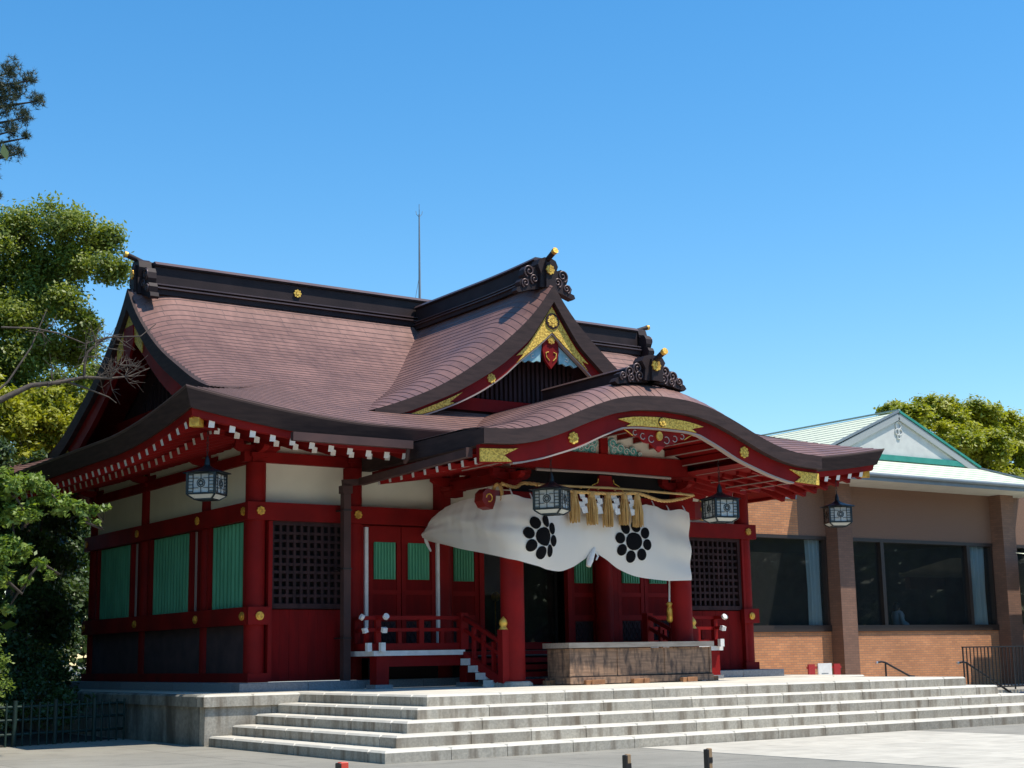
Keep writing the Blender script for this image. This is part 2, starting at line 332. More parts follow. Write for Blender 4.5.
# ================================================================== GROUND
g = MB(); g.add([(-400, -300, 0), (500, -300, 0), (500, 700, 0), (-400, 700, 0)], [(0, 1, 2, 3)], groundmat()); tag(g.build('ground'), kind='structure')
soil = mat('dark_soil', (.05, .04, .028), .95, (.03, .026, .018), 3, .5, 12)
g = MB(); g.add([(-40, 1.0, .004), (-4.4, 1.0, .004), (-1.95, 2.1, .004), (-1.95, 40, .004), (-40, 40, .004)], [(0, 1, 2, 3, 4)], soil); tag(g.build('planting_ground'), kind='structure')
PAV = mat('pale_stone_paving', (.54, .50, .41), .85, (.45, .415, .34), 2.5, .1, 40, rnd=.07, detail=8)
g = MB()
for i in range(7):
    for j in range(22):
        x0 = 2.9+i*.93; y1 = -8.47-j*1.2
        g.box(x0+.004, x0+.926, y1-1.194, y1-.004, -.02, .006, PAV)
tag(g.build('stone_path'), kind='structure')

# ================================================================== STONE PLATFORM
CX = 6.645
plat = thing('stone_platform', 'pale granite platform with five broad steps under the red shrine hall', 'stone platform', (CX, -4, 0))
def pbuild(mb, name, label=None):
    o = mb.build(name, plat, label); o.location = (-CX, 4, 0); return o
T, H = .45, .18
S0X, S1X = -1.81, 2*CX+1.81; S0Y = -8.45
def blocks(mb, axis, a0, a1, fixed0, fixed1, z0, z1, m, ln=1.12, bev=.032, off=0):
    n = max(1, round((a1-a0)/ln)); e = [a0]+[a0+(a1-a0)*(i+off)/n for i in range(1, n)]+[a1]; e = [v+(random.uniform(-.12, .12) if 0 < i < len(e)-1 else 0) for i, v in enumerate(e)]
    for p, q in zip(e, e[1:]):
        if axis == 'x': mb.box(p+.006, q-.006, fixed0, fixed1, z0, z1, m, None, bev)
        else: mb.box(fixed0, fixed1, p+.006, q-.006, z0, z1, m, None, bev)
for k in range(5):
    mb = MB(); xa, xb, ya = S0X+T*k, S1X-T*k, S0Y+T*k; z0, z1 = H*k, H*(k+1)
    if k == 4: z1 = .9
    blocks(mb, 'x', xa, xb, ya, ya+.5, z0, z1, STONE, off=.1*k)
    blocks(mb, 'y', ya+.503, -2.095, xa, xa+.5, z0, z1-.0005, STONE)
    blocks(mb, 'y', ya+.503, -2.095, xb-.5, xb, z0, z1-.0005, STONE)
    pbuild(mb, 'step')
mb = MB()  # paving inside
xa, xb = S0X+T*4+.5, S1X-T*4-.5
nx, ny = 12, 5
for i in range(nx):
    for j in range(ny):
        mb.box(xa+(xb-xa)*i/nx+.003, xa+(xb-xa)*(i+1)/nx-.003, -6.14+(4.05)*j/ny+.003, -6.14+4.05*(j+1)/ny-.003, .6, .899, STONET)
pbuild(mb, 'paving')
mb = MB()
PX0, PX1, PY0, PY1 = -1.92, 2*CX+1.92, -2.09, 11.4
for (a, b_) in ((PX0, 6.0), (6.0, PX1)):
    pass
for x0 in np.arange(PX0+.32, PX1-.6, 1.15):
    for y0 in np.arange(PY0+.32, PY1-.6, 1.2):
        if y0 > -.7 and 0 < x0 < 13: continue
        mb.box(x0+.003, min(x0+1.147, PX1-.32), y0+.003, min(y0+1.197, PY1-.3), .6, .898, STONET)
pbuild(mb, 'paving')
mb = MB()  # edge coping
blocks(mb, 'x', PX0, S0X+T*4+.02, PY0, PY0+.32, .69, .9, STONE, ln=1.2); pbuild(mb, 'coping'); mb = MB()
blocks(mb, 'x', S1X-T*4-.02, PX1, PY0, PY0+.32, .69, .9, STONE, ln=1.2); pbuild(mb, 'coping'); mb = MB()
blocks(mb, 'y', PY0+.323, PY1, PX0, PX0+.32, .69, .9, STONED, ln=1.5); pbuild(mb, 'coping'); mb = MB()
blocks(mb, 'y', PY0+.323, PY1, PX1-.32, PX1, .69, .9, STONE, ln=1.5); pbuild(mb, 'coping'); mb = MB()

mb = MB()  # side walls
blocks(mb, 'x', PX0+.05, 1.0, PY0+.06, PY0+.3, 0, .688, STONE, ln=1.25, bev=.003); pbuild(mb, 'foundation_wall'); mb = MB()
blocks(mb, 'x', 12.3, PX1-.05, PY0+.06, PY0+.3, 0, .688, STONE, ln=1.25, bev=.003); pbuild(mb, 'foundation_wall'); mb = MB()
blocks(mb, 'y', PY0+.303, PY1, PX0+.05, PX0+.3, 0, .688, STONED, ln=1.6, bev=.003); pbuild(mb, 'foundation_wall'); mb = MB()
blocks(mb, 'y', PY0+.303, PY1, PX1-.3, PX1-.05, 0, .688, STONE, ln=1.6, bev=.003); pbuild(mb, 'foundation_wall'); mb = MB()


# ================================================================== SHRINE HALL
hall = thing('shrine_hall', 'large red lacquered shrine hall with brown copper roofs and gilt fittings', 'shrine hall', (CX, 0, .9))
def hp(mb, name, parent=None, label=None):
    o = mb.build(name, parent or hall, label)
    if parent is None: o.location = (-CX, 0, -.9)
    return o
SPLIT = ('tie_beam', 'white_strip', 'window_jamb', 'wall_board', 'veranda_joist', 'side_wall', 'foundation_wall', 'coping', 'plinth_course')
def hps(mb, name):
    for c in mb.calls:
        q = MB(); q.add(*c); hp(q, name)
# plinth
mb = MB()
blocks(mb, 'x', -.6, 2.15, -.68, -.3, .899, 1.07, PLINTH, ln=1.4, bev=.01); hp(mb, 'plinth'); mb = MB(); blocks(mb, 'x', 11.2, 2*CX+.6, -.68, -.3, .899, 1.07, PLINTH, ln=1.4, bev=.01); hp(mb, 'plinth'); mb = MB()
blocks(mb, 'x', 2.16, 11.19, -.5, -.3, .899, 1.07, PLINTH, ln=1.4, bev=.01); hp(mb, 'plinth'); mb = MB()
blocks(mb, 'y', -.298, 10.2, -.6, -.2, .899, 1.07, PLINTH, ln=1.6, bev=.01); hp(mb, 'plinth'); mb = MB(); blocks(mb, 'y', -.298, 10.2, 2*CX+.2, 2*CX+.6, .899, 1.07, PLINTH, ln=1.6, bev=.01); hp(mb, 'plinth'); mb = MB()

FX = [0, 2.21, 4.42, 8.87, 11.08, 13.29]; SY = [0, 2.36, 5.95, 9.52]
ZT = 5.45
def column(x, y, r, z0, z1, base=False):
    mb = MB(); mb.tube([(x, y, z0), (x, y, z0+.5), (x, y, z1)], r, RED, 28); 
    if base: mb.tube([(x, y, .9), (x, y, .955), (x, y, 1.0)], [r*1.62, r*1.6, r*1.35], STONE, 28)
    return hp(mb, 'column')
for x in FX: column(x, 0, .205, 1.071, ZT)
for y in SY[1:]:
    for x in (0, 13.29): column(x, y, .15, 1.071, ZT)
for x in (4.41, 8.88): column(x, -2.7, .24, .95, 4.45, True)
# long horizontal beams
def hbeam(z0, z1, t, m=RED, front=((-.28, 13.57),), sides=True, name='tie_beam'):
    mb = MB()
    for a, b in front: mb.box(a, b, -.24-t, -.12, z0, z1, m)
    if sides:
        mb.box(-.24-t, -.12, -.115, 9.7, z0+.001, z1-.001, m); mb.box(13.41, 13.53+t, -.115, 9.7, z0+.001, z1-.001, m)
    return hps(mb, name)
hbeam(4.28, 4.64, .01)
hbeam(2.2, 2.55, .012, front=((-.24, .24), (13.05, 13.55)))
mb = MB(); mb.box(-.3, 13.59, -.1, .1, 5.462, 5.68, RED); mb.box(-.1, .1, .102, 9.6, 5.461, 5.68, RED); mb.box(13.19, 13.39, .102, 9.6, 5.461, 5.68, RED); hps(mb, 'tie_beam')
mb = MB(); mb.box(-.35, 13.64, -.14, .14, 5.90, 6.06, RED); mb.box(-.14, .14, .142, 9.7, 5.90, 6.06, RED); mb.box(13.15, 13.43, .142, 9.7, 5.90, 6.06, RED); hps(mb, 'tie_beam')
mb = MB(); mb.box(-.22, .22, -.22, 9.7, 1.071, 1.25, RED); mb.box(13.07, 13.51, -.22, 9.7, 1.071, 1.25, RED); hps(mb, 'tie_beam')
# boss fittings
for (x, y, z, n) in [(.0, -.252, 4.46, 'f'), (2.21, -.252, 4.46, 'f'), (13.29, -.252, 4.46, 'f'), (0, -.254, 2.37, 'f'), (13.29, -.254, 2.37, 'f'), (4.42, -.252, 4.46, 'f'), (8.87, -.252, 4.46, 'f'), (11.08, -.252, 4.46, 'f')] + \
        [(-.252, y, z, 's') for y in (0, 2.36, 5.95, 9.52) for z in (4.46, 2.37)]:
    mb = MB(); nn = (0, -1, 0) if n == 'f' else (-1, 0, 0)
    if z > 3: crest(mb, (x, y, z), nn, .088)
    else: mb.disc((x, y, z), nn, .085, .03, GOLD); mb.disc((x, y, z), nn, .05, .055, GOLD, 12)
    hp(mb, 'gilt_boss')
# plaster panels (behind plane)
def panel(x0, x1, z0, z1, m, name, y=.02, d=.04, side=None, label=None):
    mb = MB()
    if side is None: mb.box(x0, x1, y, y+d, z0, z1, m)
    elif side == 'l': mb.box(-y-d+.04, -y+.04, x0, x1, z0, z1, m)
    else: mb.box(13.25+y, 13.25+y+d, x0, x1, z0, z1, m)
    return hp(mb, name, None, label)
for a, b in zip(FX, FX[1:]):
    panel(a+.15, b-.15, 4.6, 5.47, CREAM, 'plaster_panel'); panel(a+.1, b-.1, 5.66, 5.92, CREAM, 'plaster_panel')
for a, b in zip(SY, SY[1:]):
    for s in ('l', 'r'):
        panel(a+.1, b-.1, 4.6, 5.47, CREAM, 'plaster_panel', side=s); panel(a+.1, b-.1, 5.66, 5.92, CREAM, 'plaster_panel', side=s)
# side bays: green shutters, red jambs, dark lower panel
for a, b in zip(SY, SY[1:]):
    mb = MB(); mb.box(-.06, .0, a+.1, b-.1, 1.24, 2.22, mat('grey_brown_board', (.085, .055, .055), .8, (.06, .04, .042), 3, .1, 20, spec=.2)); hp(mb, 'lower_panel')
    mb = MB(); mb.box(-.03, .0, a+.1, b-.1, 2.5, 4.3, REDD); hp(mb, 'wall_board')
    w = b-a; ya, yb = a+.24 + (.45 if w > 3 else .1), b-.2-(.45 if w > 3 else .35)
    if w < 3: ya, yb = .22, 1.92
    mb = MB(); mb.box(-.07, -.032, ya, yb, 2.56, 4.275, GREEN)
    n = int((yb-ya)/.17)
    for i in range(n):
        yy = ya+(yb-ya)*(i+.5)/n; mb.prism([(-.07, yy-.058, 2.565), (-.105, yy-.02, 2.565), (-.105, yy+.03, 2.565), (-.07, yy+.058, 2.565)], (0, 0, 1.705), GREEN)
    hp(mb, 'green_shutter')
    mb = MB()
    for yy in (ya-.12, yb+.02): mb.box(-.16, -.032, yy, yy+.1, 2.56, 4.275, RED)
    hps(mb, 'window_jamb')
    mb = MB()
    for yy in ((ya-.19, yb+.15) if w > 3 else (yb+.15,)): mb.box(-.075, -.032, yy, yy+.03, 2.56, 4.275, MATS['pale_trim'])
    hps(mb, 'white_strip')
# right side wall simple
mb = MB(); mb.box(13.29, 13.35, .1, 9.5, 1.24, 4.3, REDD); hp(mb, 'wall_board')
mb = MB(); mb.box(0, 13.3, 9.55, 9.62, 1.0, 6.2, REDD); hp(mb, 'wall_board')
# front end bays: lattice over red panel
def lattice_bay(x0, x1):
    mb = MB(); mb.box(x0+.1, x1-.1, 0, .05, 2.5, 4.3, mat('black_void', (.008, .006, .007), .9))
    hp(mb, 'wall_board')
    mb = MB(); xa, xb, za, zb = x0+.36, x1-.28, 2.62, 4.2
    for (p, q, r_, s_) in ((xa-.1, xb+.1, zb, zb+.08), (xa-.1, xb+.1, za-.1, za)): mb.box(p, q, -.14, -.002, r_, s_, DARKW)
    for (p, q) in ((xa-.1, xa), (xb, xb+.1)): mb.box(p, q, -.138, -.004, za, zb, DARKW)
    n, k = 10, 10
    for i in range(1, n): x = xa+(xb-xa)*i/n; mb.box(x-.028, x+.028, -.11, -.03, za, zb, DARKW)
    for j in range(1, k): z = za+(zb-za)*j/k; mb.box(xa, xb, -.103, -.037, z-.028, z+.028, DARKW)
    hp(mb, 'lattice_window')
    mb = MB(); n = 8; a, b = x0+.3, x1-.2
    for i in range(n): mb.box(a+(b-a)*i/n+.002, a+(b-a)*(i+1)/n-.002, -.09+.003*(i % 2), -.002, 1.08, 2.5, REDD)
    mb.box(x0+.21, x0+.295, -.2, -.01, 1.08, 4.27, RED); mb.box(x1-.19, x1-.12, -.2, -.01, 1.08, 4.27, RED)
    hp(mb, 'lower_panel')
lattice_bay(0, 2.21); lattice_bay(11.08, 13.29)
# door bays
def door(x0, x1, y, rz=0, px=None):
    d = bpy.data.objects.new('door', None)
    mb = MB(); w = x1-x0; zs, ze = 1.66, 4.26
    mb.box(0, w, -.03, .03, zs, ze, REDD)
    for a, b in ((0, .1), (w-.1, w)): mb.box(a, b, -.055, -.031, zs, ze, RED)
    for a, b in ((zs, zs+.12), (zs+.62, zs+.74), (zs+1.16, zs+1.26), (ze-.36, ze)): mb.box(.1, w-.1, -.053, -.031, a, b, RED)
    o = mb.build('door', hall); o.location = (x0-CX, y, -.9); o.rotation_euler = (0, 0, rz)
    mb = MB(); cx = w/2; mb.box(cx-.26, cx+.26, -.06, -.032, 3.14, 3.92, GREEN)
    for i in range(7): x = cx-.22+i*.073; mb.box(x-.02, x+.02, -.085, -.061, 3.15, 3.91, GREEN)
    mb.build('green_shutter', o)
    mb = MB(); mb.box(.12, w-.12, -.034, -.0312, zs+.14, zs+.6, DARKW)
    for i in range(4):
        a = .14+(w-.28)*i/4; b = .14+(w-.28)*(i+1)/4
        for j in range(2):
            z0 = zs+.15+j*.22; mb.bar((a, -.045, z0), (b, -.045, z0+.22), .02, .02, DARKW, (0, 1, 0)); mb.bar((a, -.047, z0+.22), (b, -.047, z0), .02, .02, DARKW, (0, 1, 0))
    mb.build('carved_panel', o)
    return o
for (a, b) in ((2.21, 4.42), (8.87, 11.08)):
    m_ = (a+b)/2+.03
    door(a+.34, m_-.01, -.04); door(m_+.01, b-.22, -.04)
    mb = MB(); mb.box(a+.2, b-.12, .02, .08, 1.08, 4.3, REDD); mb.box(a+.14, a+.33, -.1, .018, 1.1, 4.27, RED); hp(mb, 'wall_board')
    if a < 5:
        mb = MB(); mb.box(a+.225, a+.30, -.16, -.101, 2.0, 4.22, WHITE); hps(mb, 'white_strip'); mb = MB(); mb.box(b-.215, b-.155, -.16, -.08, 1.7, 4.22, WHITE); hps(mb, 'white_strip')
# folding doors each side of the dark centre + glazed front set back
door(4.72, 5.5, .25, R(0)); door(8.05, 8.80, .25, 0)
mb = MB(); mb.box(4.64, 4.70, .1, .2, 1.7, 4.25, WHITE); hps(mb, 'white_strip')
mb = MB(); mb.box(5.5, 5.62, .15, .3, 1.64, 4.27, RED); mb.box(7.93, 8.04, .15, .3, 1.64, 4.27, RED); hps(mb, 'window_jamb')
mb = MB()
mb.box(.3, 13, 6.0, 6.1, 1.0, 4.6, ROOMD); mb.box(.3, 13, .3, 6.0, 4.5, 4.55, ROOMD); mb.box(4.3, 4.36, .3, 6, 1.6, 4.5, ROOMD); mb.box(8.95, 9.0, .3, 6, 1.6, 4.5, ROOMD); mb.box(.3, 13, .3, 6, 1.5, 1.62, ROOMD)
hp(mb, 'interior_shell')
mb = MB(); mb.add([(5.62, .56, 1.64), (7.93, .56, 1.64), (7.93, .56, 4.25), (5.62, .56, 4.25)], [(0, 1, 2, 3)], GLASS); gl = hp(mb, 'glass_door')
mb = MB()
for x in (5.66, 6.72, 6.78, 7.87): mb.box(x-.03, x+.03, .53, .61, 1.64, 4.25, IRON)
mb.box(5.62, 7.68, .5, .52, 1.64, 1.8, RED); mb.build('door_frame', gl)
mb = MB()
for y0, z0, w in ((3.5, 1.62, .9), (4.2, 1.62, 1.3)): mb.box(CX-w, CX+w, y0, y0+.5, z0, z0+.9, DARKW)
for s in (-1, 1): mb.tube([(CX+s*1.3, 3.2, 1.62), (CX+s*1.3, 3.2, 2.9)], .02, GOLD, 8); mb.disc((CX+s*1.3, 3.2, 2.95), (0, -1, 0), .12, .04, GOLD)
hp(mb, 'altar_table')
# under-floor dark wall and veranda
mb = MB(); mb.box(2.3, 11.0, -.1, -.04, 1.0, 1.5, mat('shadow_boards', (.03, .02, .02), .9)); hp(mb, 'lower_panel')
VX0, VX1, VY = 2.02, 11.30, -1.3
SX0, SX1 = 4.15, 9.14
mb = MB()
n = 24
for i in range(n):
    x0 = VX0+(VX1-VX0)*i/n; mb.box(x0+.002, x0+(VX1-VX0)/n-.002, VY+.012, -.2, 1.53, 1.605, REDD)
mb.box(VX0+.002, SX0, VY-.02, VY+.01, 1.545, 1.645, WHITE); mb.box(SX1, VX1-.002, VY-.02, VY+.01, 1.545, 1.645, WHITE); mb.box(VX0-.02, VX0-.002, VY-.02, -.25, 1.545, 1.645, WHITE); mb.box(VX1+.002, VX1+.02, VY-.02, -.25, 1.545, 1.645, WHITE)
hp(mb, 'veranda_floor')
mb = MB()
mb.box(VX0+.1, SX0, VY+.05, VY+.2, 1.33, 1.53, RED); mb.box(SX1, VX1-.1, VY+.05, VY+.2, 1.33, 1.53, RED)
hps(mb, 'veranda_joist')
for x in (VX0+.2, VX1-.2, 4.35, 8.95):
    mb = MB(); mb.box(x-.14, x+.14, VY+.02, VY+.3, .98, 1.53, RED); mb.box(x-.2, x+.2, VY-.03, VY+.35, .899, .98, PLINTH); hp(mb, 'veranda_post')
def railing(pts, capL=True):
    mb = MB()
    (x0, y0), (x1, y1) = pts
    d = Vector((x1-x0, y1-y0, 0)); L = d.length; d.normalize()
    def P(t, z): return (x0+d.x*t, y0+d.y*t, z)
    for z, t0, t1, w, h in ((2.30, -.32, L+.05, .075, .075), (2.06, -.26, L, .06, .07), (1.72, -.2, L, .085, .14)):
        mb.bar(P(t0, z+(0 if capL else .006)), P(t1, z+(0 if capL else .006)), w, h, RED)
        if z > 2.2: mb.tube([P(t0-.005, z), P(t0-.06, z+.03)], .062, WHITE, 10)
        else: mb.box(*(sorted((P(t0, z)[0]-.05, P(t0, z)[0]+.05))), *(sorted((P(t0, z)[1]-.05, P(t0, z)[1]+.05))), z-h*.62, z+h*.62, WHITE) if h > .1 else mb.bar(P(t0-.06, z-.02), P(t0+.02, z+.005), .10, .10, WHITE)
    n = max(1, round(L/.95))
    for i in range(0 if capL else 1, n+1):
        a = P(L*i/n, 1.79); mb.box(a[0]-.055, a[0]+.055, a[1]-.055, a[1]+.055, 1.79, 2.27, RED)
        if i < n or not capL:
            a = P(L*(i+(.5 if capL else -.5))/n, 1.79); mb.box(a[0]-.04, a[0]+.04, a[1]-.04, a[1]+.04, 1.79, 2.03, RED)
    hp(mb, 'railing')
railing(((VX0+.12, VY+.1), (SX0, VY+.1))); railing(((VX1-.12, VY+.1), (SX1, VY+.1)))
railing(((VX0+.12, VY+.1), (VX0+.12, -.3)), False); railing(((VX1-.12, VY+.1), (VX1-.12, -.3)), False)
# stair up to the veranda
mb = MB()
for i in range(5):
    z1 = 1.605-.145*(i+1); y1 = VY-.28*i
    mb.box(SX0+.07, SX1-.07, y1-.30, y1, z1-.10, z1, REDD)
    for x in (SX0-.02, SX1+.02):
        mb.box(x-.09, x+.09, y1-.29, y1-.01, z1-.13, z1+.005, WHITE)
hp(mb, 'stair')
for x in (SX0, SX1):
    mb = MB(); y0 = VY; y1 = VY-1.45
    mb.bar((x, y0, 1.52), (x, y1, .98), .10, .18, RED)
    mb.bar((x, y0+.05, 2.32), (x, y1-.05, 1.72), .07, .08, RED); mb.bar((x, y0+.05, 2.08), (x, y1, 1.48), .05, .07, RED)
    mb.box(x-.09, x+.09, y1-.09, y1+.09, .91, 2.02, RED); mb.box(x-.09, x+.09, y0-.02, y0+.16, 1.65, 2.4, RED)
    for k in range(1, 4): yy = y0+(y1-y0)*k/4; zz = 1.62-.6*k/4; mb.box(x-.035, x+.035, yy-.035, yy+.035, zz-.1, zz+.62, RED)
    mb.tube([(x, y1, 2.02), (x, y1, 2.08), (x, y1, 2.14), (x, y1, 2.20), (x, y1, 2.28)], [.10, .06, .09, .075, .01], GOLD, 14)
    hp(mb, 'stair_rail')
# brackets (boat-shaped arms on block) on the columns
def bracket(x, y, z, s=1., along='x'):
    mb = MB()
    mb.box(x-.17*s, x+.17*s, y-.17*s, y+.17*s, z, z+.14*s, RED)
    mb.add([(x-.22*s, y-.22*s, z+.14*s), (x+.22*s, y-.22*s, z+.14*s), (x+.22*s, y+.22*s, z+.14*s), (x-.22*s, y+.22*s, z+.14*s), (x-.22*s, y-.22*s, z+.24*s), (x+.22*s, y-.22*s, z+.24*s), (x+.22*s, y+.22*s, z+.24*s), (x-.22*s, y+.22*s, z+.24*s)], [(3, 2, 1, 0), (0, 1, 5, 4), (1, 2, 6, 5), (2, 3, 7, 6), (3, 0, 4, 7), (4, 5, 6, 7)], RED)
    for ax in ('x', 'y'):
        o = []; L = .62*s; zz = z+.242*s+(.002 if ax == 'x' else 0)
        for t in (-1, -.93, -.8, -.55): o.append((t*L, .16*s-(1+t)*.40*s if t > -.95 else .17*s))
        prof = [(-L, .20*s), (-L, .12*s), (-L*.8, .04*s), (-L*.5, 0), (L*.5, 0), (L*.8, .04*s), (L, .12*s), (L, .20*s)]
        pts = [((x+a, y-.08*s, zz+b) if ax == 'x' else (x-.08*s, y+a, zz+b)) for a, b in prof]
        if ax == 'x': mb.prism(pts, (0, .16*s, 0), RED)
        else: mb.prism(pts[::-1], (.16*s, 0, 0), RED)
    for t in (-.52, 0, .52): mb.box(x+t*s-.11*s, x+t*s+.11*s, y-.11*s, y+.11*s, z+.445*s, z+.55*s, RED)
    hp(mb, 'bracket')
for x in FX: bracket(x, -.02, 5.455, .8)
for y in SY[1:]: bracket(.02, y, 5.455, .8); bracket(13.27, y, 5.455, .8)
bracket(4.42, -.5, 4.9, .9); bracket(8.87, -.5, 4.9, .9)
bracket(4.41, -2.7, 4.86, .75); bracket(8.88, -2.7, 4.86, .75)

# ---------------------------------------------------------------- roof geometry
X0, X1, Y0, Y1, YM = -2.58, 15.87, -2.58, 12.10, 4.76
P = curve([(-2.58, 5.97), (-1.25, 6.50), (.58, 7.27), (1.56, 7.77), (2.69, 8.42), (3.74, 9.20), (4.4, 9.84), (4.76, 10.22)])
VERGE = curve([(-2.58, 5.97), (-1.25, 6.56), (.58, 7.17), (1.56, 7.63), (2.69, 8.22), (3.74, 8.95), (4.4, 9.55), (4.76, 10.0)])
def lift(s): return .45*max(0, 1-s/4.2)**1.7 if s < 4.2 else 0
def skirt(d, s):   # d: distance in from the eave, s: distance along from the corner (>= d)
    return P(-2.58+d) + lift(max(s-d*.4, 0))*max(0, 1-d/3.2)
GV = -1.1          # gable verge x
roof = bpy.data.objects.new('tmp', None)
ROW = .19
ss = list(np.arange(0, 3.2, ROW)) + list(np.arange(3.2, 7.34, ROW*.85)); ss = [float(v) for v in ss if v < 7.3]+[7.34]
mb = MB()
def main_front(s, t, back=False):
    dlo = s if s < 1.48 else 1.48
    xl, xr = X0+dlo, X1-dlo
    # denser sampling near the verges
    tt = .5-.5*math.cos(math.pi*t); tt = .55*tt+.45*t; x = xl+(xr-xl)*tt
    d = min(x-X0, X1-x); z = skirt(s, max(d, s))
    vd = min(x-GV, (2*CX-GV)-x)
    if s > 1.2:
        k = max(0, 1-max(vd, 0)/1.15); a = max(0, P(-2.58+s)-VERGE(-2.58+s)+.05); z -= a*k*k*min(1, (s-1.2)/.6)
    y = Y0+s if not back else Y1-s
    return (x, y, z)
shingle(mb, main_front, ss, 70)
shingle(mb, lambda s, t: main_front(s, t, True), ss[::3]+[7.34], 40, flip=True)
main = hp(mb, 'main_roof')
mb = MB()
def side(s, t, right=False):
    lo, hi = Y0+s, Y1-s
    tt = .5-.5*math.cos(math.pi*t); tt = .5*tt+.5*t; y = lo+(hi-lo)*tt
    d = min(y-Y0, Y1-y); z = skirt(s, max(d, s)); x = X0+s if not right else X1-s
    return (x, y, z)
s2 = [float(v) for v in np.arange(0, 2.75, ROW)]
shingle(mb, side, s2, 60, flip=True); shingle(mb, lambda s, t: side(s, t, True), s2, 60)
hp(mb, 'skirt_roof')
# thick layered eave edge + red eave board
def eave_path(n=60):
    """closed path of the eave line with outward normals (front, right, back, left)"""
    pts = []
    for (a, b, nx, ny) in (((X0, Y0), (X1, Y0), 0, -1), ((X1, Y0), (X1, Y1), 1, 0), ((X1, Y1), (X0, Y1), 0, 1), ((X0, Y1), (X0, Y0), -1, 0)):
        L = math.hypot(b[0]-a[0], b[1]-a[1])
        for i in range(n):
            t = i/n; tt = .5*t+.5*(.5-.5*math.cos(math.pi*t)); s = min(tt*L, L-tt*L)
            x, y = a[0]+(b[0]-a[0])*tt, a[1]+(b[1]-a[1])*tt
            pts.append((x, y, s))
    return pts
EP = eave_path()
def inset(p, d):
    x, y, s = p; return (min(max(x, X0+d), X1-d), min(max(y, Y0+d), Y1-d))
def band(mb, d0, dz0, d1, dz1, m, rnd=.5):
    vs = []; n = len(EP)
    for p in EP:
        e = skirt(0, p[2]); a = inset(p, d0); b = inset(p, d1); vs += [(a[0], a[1], e+dz0), (b[0], b[1], e+dz1)]
    mb.add(vs, [(2*i, 2*i+1, 2*((i+1) % n)+1, 2*((i+1) % n)) for i in range(n)], m, rnd)
mb = MB(); band(mb, 0, .028, .02, -.03, RIDGEL); band(mb, .02, -.03, .14, -.34, EDGE); band(mb, .14, -.34, .32, -.33, EDGE); hp(mb, 'roof_edge')
mb = MB(); band(mb, .20, -.33, .22, -.47, RED); band(mb, .22, -.47, .36, -.47, RED); band(mb, .36, -.47, .36, -.40, RED); hp(mb, 'eave_board')
mb = MB(); band(mb, .34, -.405, 1.25, -.10, RED); band(mb, 1.25, -.10, 1.26, -.22, RED); band(mb, 1.26, -.22, 2.75, .22, RED); hp(mb, 'soffit', None)
# rafters
rf = MB(); rf.bar((0, -.0, 0), (0, 1.05, .31), .115, .15, RED, endmat=WHITE); rf_o = None
rb = MB(); rb.bar((0, 0, 0), (0, 1.6, .42), .11, .13, RED, endmat=WHITE); rb_o = None
def put_rafter(kind, x, y, z, rz):
    global rf_o, rb_o
    if kind == 'f':
        if rf_o is None: rf_o = rf.build('rafter', hall); o = rf_o
        else: o = copy_part(rf_o, hall)
    else:
        if rb_o is None: rb_o = rb.build('base_rafter', hall); o = rb_o
        else: o = copy_part(rb_o, hall)
    o.location = (x-CX, y, z-.9); o.rotation_euler = (0, 0, rz)
SP = .41
for i in range(12):
    x = X0+.62+i*SP
    for xx in (x, 2*CX-x):
        e = skirt(0, x-X0)
        put_rafter('f', xx, Y0+.26, e-.515, 0)
        if i > 0 and i < 11: put_rafter('b', xx-.03, Y0+.9, e-.47, 0)
for i in range(28):
    y = Y0+.62+i*.39; e = skirt(0, min(y-Y0, Y1-y))
    put_rafter('f', X0+.26, y, e-.515, -math.pi/2)
    if i > 0: put_rafter('b', X0+.9, y-.02, e-.47, -math.pi/2)
for i in range(8):
    y = Y0+.62+i*.39; put_rafter('f', X1-.26, y, skirt(0, y-Y0)-.515, math.pi/2)
# hip rafters with gilt caps
for sx in (-1, 1):
    for sy in (-1, 1):
        cx_ = X0 if sx < 0 else X1; cy_ = Y0 if sy < 0 else Y1
        a = Vector((cx_-sx*.30, cy_-sy*.30, 5.97+.45-.56)); b = Vector((cx_-sx*2.6, cy_-sy*2.6, 6.0))
        mb = MB(); mb.bar(a, b, .17, .24, RED); o = hp(mb, 'hip_rafter')
        d = (a-b).normalized(); mb = MB(); mb.bar(a+d*.02, a-d*.2, .19, .26, GOLD); mb.build('gilt_cap', o)
